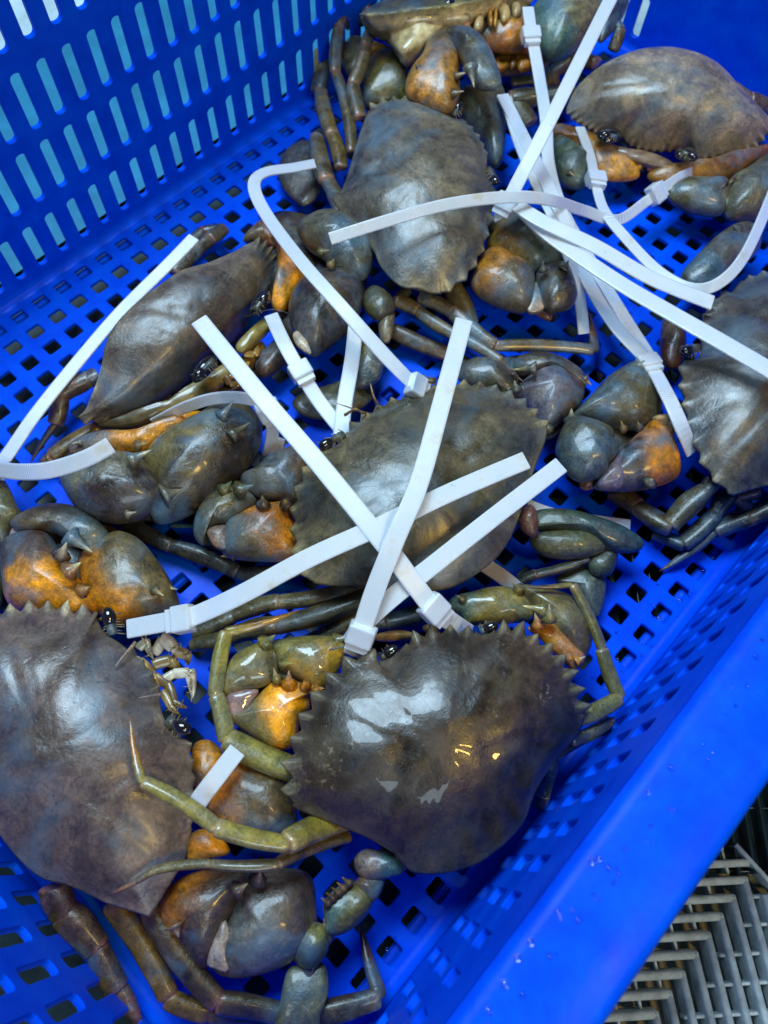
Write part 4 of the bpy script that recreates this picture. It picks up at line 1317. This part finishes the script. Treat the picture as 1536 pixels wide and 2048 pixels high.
claw(B_, [('claw', multi(B(zz((965, 930), (1050, 875), (1200, 880), (1300, 890), (1295, 1000), (1250, 1055), (1100, 1030), (990, 980)), 22, ('4c4a34', zz((1020, 930))[0], '565a54', zz((1180, 960))[0])),
                         SP(zz((1300, 990))[0], zz((1238, 1070))[0], 24, 20, 4.0, '5a6a68', '90a8a8'))),
          ('palm', B(zz((1300, 890), (1420, 810), (1540, 730), (1640, 760), (1640, 1000), (1536, 1055), (1400, 1075), (1300, 1050)), 22, ('50524c', zz((1380, 900))[0], '4a4638', zz((1500, 1000))[0]))),
          ('finger', multi(B(zz((860, 830), (1000, 850), (1150, 790), (1350, 730), (1500, 690), (1580, 690), (1420, 800), (1300, 865), (1150, 880), (980, 890), (890, 870)), 18, ('9a6c14', zz((950, 860))[0], '6a4420', zz((1420, 740))[0])),
                           *[SP(zz((1290 + 45 * k, 880 - 22 * k))[0], zz((1270 + 45 * k, 905 - 24 * k))[0], 30, 34, 1.6, BR, 'b8a888') for k in range(4)]))], M_LIMB)
part('leg', B_, M_LIMB, L([zz((1300, 310))[0] + (30, 30), zz((1440, 400))[0] + (26, 34), zz((1560, 450))[0] + (20, 34), zz((1640, 520))[0] + (14, 0)], c='5a4c40', joint='a07a78', ends_in_tip=False))
part('leg', B_, M_LIMB, L([zz((560, 190))[0] + (26, 34), zz((390, 160))[0] + (20, 40), zz((290, 230))[0] + (14, 34), zz((310, 340))[0] + (8, 0)], c='5c5048', joint='a08a84', ends_in_tip=False))
part('leg', B_, M_LIMB, L([zz((420, 330))[0] + (22, 36), zz((200, 380))[0] + (18, 44), zz((60, 400))[0] + (16, 40), zz((180, 540))[0] + (10, 0)], c='4c4a36', joint='8a6a60', ends_in_tip=False))
part('leg', B_, M_LIMB, L([zz((640, 120))[0] + (30, 24), zz((690, -10))[0] + (40, 20), zz((660, -60))[0] + (40, 0)], c='3e3c34', joint='6a5a50', ends_in_tip=False))
part('leg', B_, M_LIMB, L([zz((60, 300))[0] + (12, 24), zz((200, 280))[0] + (12, 22), zz((330, 270))[0] + (10, 0)], c='46482e', joint='6a5a50', ends_in_tip=False))

# ================================================================== crab C: crab propped on end at the top, pale underside showing
C_ = new_crab(900, 120, 'crab propped up against the slotted wall showing its cream underside and mouth')
zc = Zm(680, 0, 2.56)
carapace(C_, [zc((100, 75))[0] + (66,), zc((800, 0))[0] + (70,), zc((450, -60))[0] + (40,)],
         [('t', zc((95, 76), (250, 66), (400, 44), (500, 38)), 6, 2.4),
          ('s', zc((540, 34), (580, 24), (640, 18), (760, -10))),
          ('t', zc((800, -20), (900, -45), (1000, -60)), 4, 2.4),
          ('s', zc((1040, -75), (1060, -100), (980, -122), (800, -130), (560, -112), (320, -50), (180, 20)))],
         zc((700, 20))[0], 5, 21, '45452c', '9a9460', 'e0d2a4', zc((580, -40))[0], M_SHELL, '32342a')
eye(C_, zc((640, -2))[0], zc((555, 22))[0], 66, 3.8)
part('underside', C_, M_PALE, multi(
    B(zc((230, 125), (350, 118), (480, 105), (600, 95), (650, 110), (645, 160), (520, 190), (440, 225), (335, 275), (290, 235), (255, 180)), 52, ('a89a70', zc((300, 150))[0], 'c8b88c', zc((480, 150))[0]), up=7, dn=20, amp=.003),
    B(zc((120, 82), (260, 72), (420, 55), (560, 40), (650, 40), (640, 100), (500, 112), (350, 122), (220, 118)), 60, ('6a6244', zc((180, 95))[0], 'c0b084', zc((420, 85))[0]), up=5, dn=20, amp=.003),
    B(zc((600, 60), (700, 20), (860, -15), (960, -10), (950, 60), (800, 110), (690, 180), (620, 170)), 50, '3a3024', up=3, dn=16, amp=.003),
    B(zc((590, 62), (640, 20), (760, -5), (900, -30), (980, -20), (960, 10), (860, 8), (740, 35), (650, 80), (610, 100)), 57, 'a09878', up=4, dn=8)))
part('mouthpart', C_, M_PALE, multi(
    B(zc((690, 110), (715, 70), (735, 100), (725, 150), (690, 150)), 55, 'a8905c', up=4, dn=4, N=24),
    B(zc((755, 70), (772, 55), (780, 120), (765, 130)), 55, 'b07c28', up=4, dn=4, N=24),
    B(zc((790, 60), (800, 45), (806, 100), (792, 140), (784, 110)), 55, 'b8842c', up=4, dn=4, N=24),
    B(zc((815, 30), (860, 40), (870, 90), (830, 110)), 55, 'a88c58', up=4, dn=4, N=24),
    B(zc((880, 30), (920, 30), (925, 70), (890, 85)), 55, '9a8458', up=4, dn=4, N=24),
    B(zc((625, 120), (660, 110), (665, 160), (630, 165)), 55, '9a6a48', up=4, dn=4, N=24),
    B(zc((800, 20), (840, 15), (840, 40), (800, 50)), 55, '8a8a74', up=3, dn=4, N=20),
    B(zc((725, 45), (755, 40), (760, 65), (730, 70)), 55, '8a8a74', up=3, dn=4, N=20)))
claw(C_, [('claw', multi(B(zc((1000, 60), (1100, 0), (1250, -60), (1400, -40), (1400, 60), (1330, 140), (1230, 230), (1100, 290), (1040, 260), (980, 200), (960, 120)), 46,
                           ('6a6448', zc((1200, 40))[0], '3e5c5c', zc((1020, 140))[0])))),
          ('palm', B(zc((1320, 80), (1400, -20), (1470, 0), (1460, 60), (1400, 150), (1330, 210)), 40, '34424a', N=36)),
          ('movable_finger', B(zc((700, 190), (800, 145), (930, 100), (1010, 90), (1060, 160), (1060, 240), (950, 250), (820, 250), (740, 230)), 42, ('7a7434', zc((850, 140))[0], 'a06410', zc((880, 240))[0]))),
          ('wrist', multi(B(zc((760, 260), (860, 250), (960, 260), (1050, 280), (1060, 330), (960, 350), (810, 365)), 26, '8a5c14', N=36),
                          *[B(zc((790 + dx, 300 + dy), (790 + dx + w, 292 + dy), (800 + dx + w, 335 + dy), (800 + dx, 350 + dy)), 32, c_, N=24, up=4, dn=5, amp=.004) for dx, dy, w, c_ in ((5, 0, 60, '8a5c14'), (75, -6, 30, '7a4a12'), (120, 5, 55, 'a87418'), (190, -4, 40, '8a6018'))]))], M_LIMB)
claw(C_, [('claw', B(za((405, 570), (440, 430), (600, 360), (780, 290), (800, 400), (700, 520), (690, 660), (430, 680)), 22, ('4a6068', za((620, 380))[0], '4c4a1e', za((560, 560))[0]))),
          ('wrist', B(za((270, 340), (330, 260), (420, 300), (540, 330), (600, 360), (470, 400), (400, 480), (300, 470)), 20, ('4a4a38', za((330, 400))[0], 'b07c12', za((520, 350))[0]))),
          ('joint_skin', B(za((690, 330), (750, 290), (810, 290), (790, 330)), 30, 'b0a8a0', N=20, up=3, dn=3))], M_LIMB)
part('leg', C_, M_LIMB, L([za((280, 300))[0] + (24, 34), za((140, 330))[0] + (18, 34), za((115, 600))[0] + (12, 0)], c='46422e', joint='5a4a38', ends_in_tip=False))
part('leg', C_, M_LIMB, L([za((460, 60))[0] + (34, 50), za((330, 110))[0] + (30, 30), za((300, 160))[0] + (24, 0)], c='4c3020', joint='5a4030', ends_in_tip=False))
part('leg', C_, M_LIMB, L([za((520, 190))[0] + (34, 26), za((640, 330))[0] + (30, 0)], c='3c3026', tip='3c3026'))

# ================================================================== crab F: crab at the right, cut by the frame
F_ = new_crab(1500, 800, 'dark slate crab facing the middle, one orange jointed claw tied close to its face')
zk = Zm(1080, 680, 3.368)
zn = Zm(1000, 360, 3.2)
carapace(F_, [(1455, 985, 40), (1400, 650, 42), (1580, 800, 42)],
         [('t', [(1448, 980), (1412, 935), (1392, 890), (1376, 850), (1368, 800), (1362, 760), (1364, 732)], 7, 5.0),
          ('s', [(1366, 722), (1392, 720), (1410, 698), (1404, 672), (1398, 655)]),
          ('t', [(1402, 640), (1418, 612), (1440, 590)], 4, 2.6),
          ('s', [(1450, 580), (1462, 585), (1478, 565)]),
          ('t', [(1486, 560), (1530, 545), (1600, 540), (1670, 560)], 8, 3.4),
          ('s', [(1720, 590), (1740, 700), (1720, 830), (1660, 920), (1590, 965), (1535, 972), (1490, 985), (1462, 992)])],
         (1380, 700), 17, 24, '3a383a', '6c6a60', '5a5044', (1540, 770), M_SHELL, '5a5040')
eye(F_, zk((1070, 50))[0], zk((985, 75))[0], 44, 4.0)
claw(F_, [('claw', multi(B(zk((215, 530), (330, 400), (450, 270), (590, 180), (700, 145), (760, 250), (800, 330), (810, 430), (770, 540), (640, 600), (480, 570), (320, 550)), 26,
                           ('3e4a52', zk((360, 440))[0], '46422c', zk((620, 380))[0])),
                         SP(zk((640, 200))[0], zk((706, 135))[0], 34, 40, 4.0, '4a5248', '7a8478'),
                         SP(zk((210, 540))[0], zk((212, 462))[0], 34, 40, 3.6, '4a5a58', 'a0a898'))),
          ('movable_finger', multi(B(zk((115, 710), (160, 590), (220, 535), (380, 570), (480, 620), (490, 700), (525, 715), (500, 790), (450, 845), (440, 905), (380, 925), (280, 945), (190, 890), (130, 790)), 34,
                                     ('3e443e', zk((260, 620))[0], '3a4c5a', zk((300, 820))[0])),
                                   B(zk((265, 960), (310, 920), (380, 940), (385, 990), (300, 1010)), 24, '7a5a4c', N=24),
                                   SP(zk((560, 600))[0], zk((545, 545))[0], 44, 50, 2.2, '6a5a40', 'c0b078'),
                                   SP(zk((665, 590))[0], zk((655, 545))[0], 44, 50, 2.2, '6a5a40', 'c0b078'))),
          ('palm', multi(B(zk((390, 940), (450, 850), (510, 775), (580, 715), (700, 600), (760, 560), (860, 620), (910, 740), (930, 860), (900, 935), (760, 985), (600, 1012), (450, 1005), (380, 990)), 29,
                           ('3a3c4a', zk((560, 860))[0], 'b47410', zk((780, 740))[0])),
                         SP(zk((740, 960))[0], zk((760, 935))[0], 38, 42, 3.0, '4a4a44', 'a0a090'))),
          ('joint_skin', B(zk((390, 970), (450, 860), (560, 730), (575, 780), (560, 900), (550, 990), (450, 1000)), 33, '5c5874', up=6, dn=8, N=36)),
          ('joint_skin', B(zk((740, 540), (850, 520), (900, 600), (880, 680), (830, 610)), 28, 'b89a70', up=8, dn=8, N=28))], M_LIMB)
claw(F_, [('claw', B(zn((1165, 610), (1250, 500), (1400, 360), (1536, 290), (1650, 330), (1640, 460), (1500, 570), (1350, 690), (1210, 700)), 24,
                     ('34444a', zn((1230, 640))[0], '4a484a', zn((1450, 420))[0]))),
          ('arm', B(zn((1050, 880), (1110, 850), (1170, 940), (1180, 1100), (1140, 1200), (1060, 1180), (1030, 1060)), 14, ('5a4a34', zn((1080, 950))[0], '4a2818', zn((1140, 1050))[0]), N=36)),
          ('spine', SP(zn((1520, 320))[0], zn((1490, 285))[0], 34, 38, 3.0, '4a5048', '9a9a90'))], M_LIMB)
part('leg', F_, M_LIMB, L([zk((1180, 940))[0] + (28, 36), zk((1110, 1030))[0] + (26, 44), zk((870, 1260))[0] + (18, 40), zk((640, 1110))[0] + (12, 40), zk((470, 1020))[0] + (8, 0)], c='46402a', joint='8a7a78', ends_in_tip=False))
part('leg', F_, M_LIMB, L([zk((1290, 1040))[0] + (24, 34), zk((1180, 1180))[0] + (18, 36), zk((960, 1380))[0] + (12, 30), zk((760, 1300))[0] + (8, 0)], c='2e3634', joint='6a5a58', ends_in_tip=False))
part('leg', F_, M_LIMB, L([zk((1480, 1010))[0] + (28, 34), zk((1330, 1060))[0] + (24, 32), zk((1420, 1150))[0] + (20, 0)], c='4a3c36', joint='a08484', ends_in_tip=False))
part('leg', F_, M_LIMB, L([zk((1620, 1080))[0] + (26, 40), zk((1400, 1200))[0] + (20, 40), zk((1170, 1290))[0] + (14, 26), zk((800, 1560))[0] + (2, 0)], c='343230', joint='8a6e6c', tip='4a3430'))

# ================================================================== crab I: crab mostly beyond the left edge of the picture
I_ = new_crab(-120, 1060, 'olive claw tip of a crab half hidden behind the purplish crab')
carapace(I_, [(-330, 1120, 40), (-60, 900, 40), (-150, 1130, 40)],
         [('t', [(-330, 1110), (-300, 1150), (-240, 1160)], 6, 4),
          ('t', [(-200, 1150), (-170, 1120), (-150, 1080)], 4, 3),
          ('t', [(-130, 1040), (-110, 980), (-100, 920)], 6, 4),
          ('s', [(-110, 890), (-180, 880), (-260, 920), (-330, 1000), (-350, 1070)])],
         (-160, 1110), 15, 24, '4a4632', '6a6850', '6a6048', (-220, 1020), M_SHELL)
claw(I_, [('claw', B(z3((-160, -40), (-40, -60), (40, 20), (120, 180), (165, 280), (90, 345), (70, 470), (20, 510), (-120, 420)), 24, ('5a5a34', z3((60, 120))[0], '4a4a38', z3((40, 400))[0]))),
          ('palm', B(z3((-120, 420), (0, 480), (30, 600), (40, 760), (20, 900), (-40, 1000), (-160, 900)), 16, ('3c3c30', z3((0, 600))[0], '2e3a34', z3((10, 850))[0])))], M_LIMB)

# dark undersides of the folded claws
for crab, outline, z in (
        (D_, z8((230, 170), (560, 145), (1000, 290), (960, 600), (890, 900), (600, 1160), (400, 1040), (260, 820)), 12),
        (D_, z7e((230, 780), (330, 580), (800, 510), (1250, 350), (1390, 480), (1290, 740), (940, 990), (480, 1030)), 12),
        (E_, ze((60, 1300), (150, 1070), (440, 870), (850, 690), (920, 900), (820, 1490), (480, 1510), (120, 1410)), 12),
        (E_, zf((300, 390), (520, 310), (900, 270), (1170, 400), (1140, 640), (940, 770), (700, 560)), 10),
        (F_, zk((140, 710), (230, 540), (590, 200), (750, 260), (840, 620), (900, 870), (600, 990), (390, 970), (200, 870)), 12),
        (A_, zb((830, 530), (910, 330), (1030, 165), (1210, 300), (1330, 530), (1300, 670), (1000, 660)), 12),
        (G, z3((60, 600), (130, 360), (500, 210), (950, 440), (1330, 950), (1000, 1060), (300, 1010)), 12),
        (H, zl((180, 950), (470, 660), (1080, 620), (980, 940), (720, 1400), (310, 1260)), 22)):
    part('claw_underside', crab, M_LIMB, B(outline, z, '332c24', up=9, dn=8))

# ------------------------------------------------------------------ cable ties
TG = 'white cable ties binding the claws'


def tie(pts, label, width=8.6, head=None, nrm=None, thick=1.3, hd=None):
    """pts: (u, v, z mm); head: (u, v, z) ; a flat nylon strap with its locking head"""
    p3 = [P(*q) for q in pts]
    n = max(24, len(pts) * 10)
    sp = curve(p3, n)
    root = empty('cable_tie', Vector((sp[0].x, sp[0].y, 0.0)), label, 'cable tie', TG)
    w, t = width * 0.0005, thick * 0.0005
    up0 = Vector(nrm if nrm else (-0.10, -0.12, 1.0)).normalized()
    mb = MB()
    uv = []
    prof = [(-w, -t * .5), (-w * .96, t * .6), (-w * .8, t), (w * .8, t), (w * .96, t * .6), (w, -t * .5), (w * .9, -t), (-w * .9, -t)]
    Ls = 0.0
    verts, faces = [], []
    for i, p in enumerate(sp):
        d = (sp[min(i + 1, n - 1)] - sp[max(i - 1, 0)]).normalized()
        s = d.cross(up0).normalized()
        u = s.cross(d)
        if i:
            Ls += (p - sp[i - 1]).length
        k_ = 1.0
        for x, y in prof:
            verts.append(p + s * x * k_ + u * y)
            uv.append((Ls, x))
    m = len(prof)
    for i in range(n - 1):
        for k in range(m):
            faces.append((i * m + k, i * m + (k + 1) % m, (i + 1) * m + (k + 1) % m, (i + 1) * m + k))
    faces.append(tuple(range(m))[::-1])
    faces.append(tuple(range((n - 1) * m, n * m)))
    mb.add(verts, [f[::-1] for f in faces], Vector((1, 1, 1)))
    mb.uv = uv
    o = mb.build('strap', M_TIE, root, smooth=False)
    if head:
        hp = P(*head)
        i = min(range(n), key=lambda k: (sp[k] - hp).length)
        if hd:
            d = (P(*hd) - hp).normalized()
        else:
            d = (sp[min(i + 1, n - 1)] - sp[max(i - 1, 0)]).normalized()
        s = d.cross(up0).normalized()
        u = s.cross(d)
        bm = bmesh.new()
        bmesh.ops.create_cube(bm, size=1.0)
        for v in bm.verts:
            v.co = Vector((v.co.x * 0.0092, v.co.y * 0.0125 * (0.94 if v.co.z > 0 else 1), v.co.z * 0.0075))
        bmesh.ops.bevel(bm, geom=list(bm.edges), offset=0.0013, segments=3, affect='EDGES', profile=0.6)
        # exit slot lip on one side
        r2 = bmesh.ops.create_cube(bm, size=1.0)
        for v in r2['verts']:
            v.co = Vector((v.co.x * 0.004 + 0.0055, v.co.y * 0.0100, v.co.z * 0.0042))
        mb = MB()
        bm.verts.ensure_lookup_table()
        mb.add([hp + d * v.co.x + s * v.co.y + u * v.co.z for v in bm.verts], [tuple(v.index for v in f.verts) for f in bm.faces], Vector((1, 1, 1)))
        mb.uv = [(0, 0)] * len(mb.v)
        bm.free()
        mb.build('locking_head', M_TIE, root, smooth=False)
    return root


tie([(398, 640, 78), (520, 790, 78), (640, 930, 76), (770, 1090, 72), (830, 1170, 66), (866, 1215, 60), (905, 1245, 52), (940, 1268, 40)],
    'long straight strap running from the slate crab down to the wet crab, crossing the others', head=(868, 1217, 60), width=8.8)
tie([(1052, 920, 72), (900, 985, 72), (760, 1052, 72), (620, 1115, 70), (480, 1190, 62), (380, 1235, 54), (340, 1242, 51), (255, 1258, 44)],
    'strap lying across the middle crab, locked beside the pale mouthparts', head=(366, 1238, 53), width=8.6)
tie([(928, 640, 82), (885, 800, 82), (840, 960, 80), (790, 1080, 76), (750, 1180, 68), (722, 1265, 58), (705, 1310, 48)],
    'strap standing across the middle crab with its square cut end near the brown legs', head=(722, 1270, 58), width=8.6)
tie([(1122, 930, 66), (980, 1040, 66), (860, 1135, 64), (790, 1190, 62), (735, 1240, 56), (700, 1285, 46)],
    'strap ending over the dark floor beside the orange jointed claw', width=8.4)
tie([(640, 325, 24), (590, 335, 32), (530, 345, 42), (508, 370, 48), (530, 425, 52), (600, 520, 60), (680, 610, 62), (760, 700, 54), (818, 760, 46), (845, 778, 40)],
    'strap bent in a hook beside the bunched legs, running to the olive crab', head=(832, 772, 44), width=7.6)
tie([(660, 478, 66), (780, 440, 68), (900, 408, 68), (1020, 394, 66), (1100, 400, 58), (1170, 422, 40), (1235, 440, 30), (1290, 405, 28), (1325, 378, 28), (1370, 350, 26), (1430, 330, 20)],
    'curved strap arching over the grey brown crab to the pale taupe crab', head=(1312, 388, 29), width=6.6, nrm=(-0.5, -0.6, 0.8))
tie([(1160, 255, 28), (1180, 310, 30), (1190, 358, 32), (1208, 420, 34), (1255, 480, 36), (1320, 545, 40), (1385, 578, 44), (1440, 565, 50), (1490, 510, 54), (1540, 400, 56), (1570, 310, 54)],
    'looping strap hanging from the pale taupe crab in a wide bow', head=(1192, 358, 33), width=6.8, nrm=(-0.35, -0.5, 0.8))
tie([(1056, 15, 62), (1064, 72, 58), (1078, 150, 52), (1092, 240, 46), (1098, 330, 42), (1125, 420, 36), (1180, 520, 30), (1240, 620, 24), (1300, 715, 24)],
    'yellowish strap hanging from the propped up crab down past the grey brown crab', head=(1062, 70, 59), width=7.8)
tie([(1225, -10, 92), (1160, 120, 84), (1090, 260, 74), (1035, 365, 62), (1010, 415, 54), (990, 432, 48)],
    'strap sticking up straight beside the dusty taupe shell', head=(1012, 405, 56), width=8.0)
tie([(1012, 200, 40), (1040, 290, 44), (1075, 370, 48), (1110, 440, 46), (1140, 520, 36), (1160, 600, 22), (1168, 668, 12)],
    'strap with a pointed end hanging behind the ochre claw', width=7.2)
tie([(1005, 190, 40), (1060, 300, 46), (1110, 400, 50), (1150, 480, 40), (1175, 560, 30), (1230, 650, 30), (1295, 722, 34), (1335, 790, 44), (1362, 850, 44), (1385, 905, 34)],
    'strap looped round the claw of the dark slate crab', head=(1297, 726, 35), width=8.2)
tie([(1020, 400, 56), (1080, 440, 58), (1190, 492, 58), (1300, 555, 56), (1425, 606, 52)],
    'short broad strap ending with a square cut at the dark slate crab', width=9.2)
tie([(1030, 405, 50), (1100, 470, 54), (1230, 560, 58), (1340, 625, 64), (1440, 682, 68), (1560, 752, 70)],
    'broad strap lying over the back of the dark slate crab', width=9.6)
tie([(388, 475, 38), (330, 535, 36), (240, 625, 30), (150, 730, 26), (70, 830, 24), (15, 910, 28), (-15, 945, 34)],
    'strap lying along the slotted wall behind the slate crab', width=7.4, head=(-8, 937, 33))
tie([(222, 890, 66), (170, 918, 64), (100, 940, 60), (40, 944, 54), (-10, 938, 44)],
    'curled strap end lying over the clenched slate claw', width=8.0, nrm=(-0.3, -0.5, 0.8))
tie([(310, 846, 20), (370, 815, 38), (430, 797, 48), (490, 797, 50), (535, 815, 48), (545, 870, 30), (530, 930, 12)],
    'strap arched over the thick slate claw', head=(538, 822, 47), width=6.8, nrm=(-0.45, -0.75, 0.5))
tie([(542, 630, 34), (570, 690, 36), (600, 742, 34), (640, 805, 30), (690, 868, 28), (720, 910, 24)],
    'strap locked above the brown paddle leg next to the bare floor', head=(601, 742, 35), width=8.0)
tie([(712, 640, 34), (704, 720, 34), (690, 800, 34), (682, 870, 32)],
    'stained short strap standing beside the brown paddle leg', width=8.4)
tie([(950, 1118, 14), (1000, 1150, 14), (1040, 1182, 14)],
    'short piece of strap showing behind the wet crab', width=8.0)
tie([(1055, 1008, 6), (1120, 1030, 6), (1260, 1050, 6)],
    'strap lying on the floor behind the green swimming leg', width=6.0)
tie([(475, 1500, 52), (440, 1545, 52), (400, 1598, 50), (385, 1625, 44)],
    'short strap bridging the orange arm below the olive claw', width=7.6)
tie([(560, 875, 26), (548, 920, 18), (528, 970, 8)],
    'strap loop passing under the thick slate claw', width=6.4, nrm=(-0.8, -0.2, 0.5))

# ------------------------------------------------------------------ water droplets on the crate
M_WATER, nt, b = new_mat('water')
b.inputs['Base Color'].default_value = (0.9, 0.95, 1, 1)
b.inputs['Roughness'].default_value = 0.02
b.inputs['Transmission Weight'].default_value = 1.0
b.inputs['IOR'].default_value = 1.33
mb = MB()
rnd = random.Random(3)
for k in range(260):
    if k < 120:                                 # on the rim
        c = Vector((rnd.uniform(-0.10, 0.14), Y0 - rnd.uniform(0.004, 0.028), 0.1266))
    elif k < 200:                               # along the foot of the near wall
        c = Vector((rnd.uniform(-0.10, 0.20), Y0 + rnd.uniform(0.004, 0.024), 0.0))
    else:
        c = Vector((rnd.uniform(-0.1, 0.3), rnd.uniform(-0.38, 0.0), 0.0))
    r = rnd.uniform(0.0004, 0.0012)
    sphere(mb, c, r, Vector((1, 1, 1)), 0.55, n=8, m=5)
o = mb.build('water_droplets', M_WATER)
tag(o, 'tiny clear water droplets scattered on the blue crate', 'water', None, 'stuff')
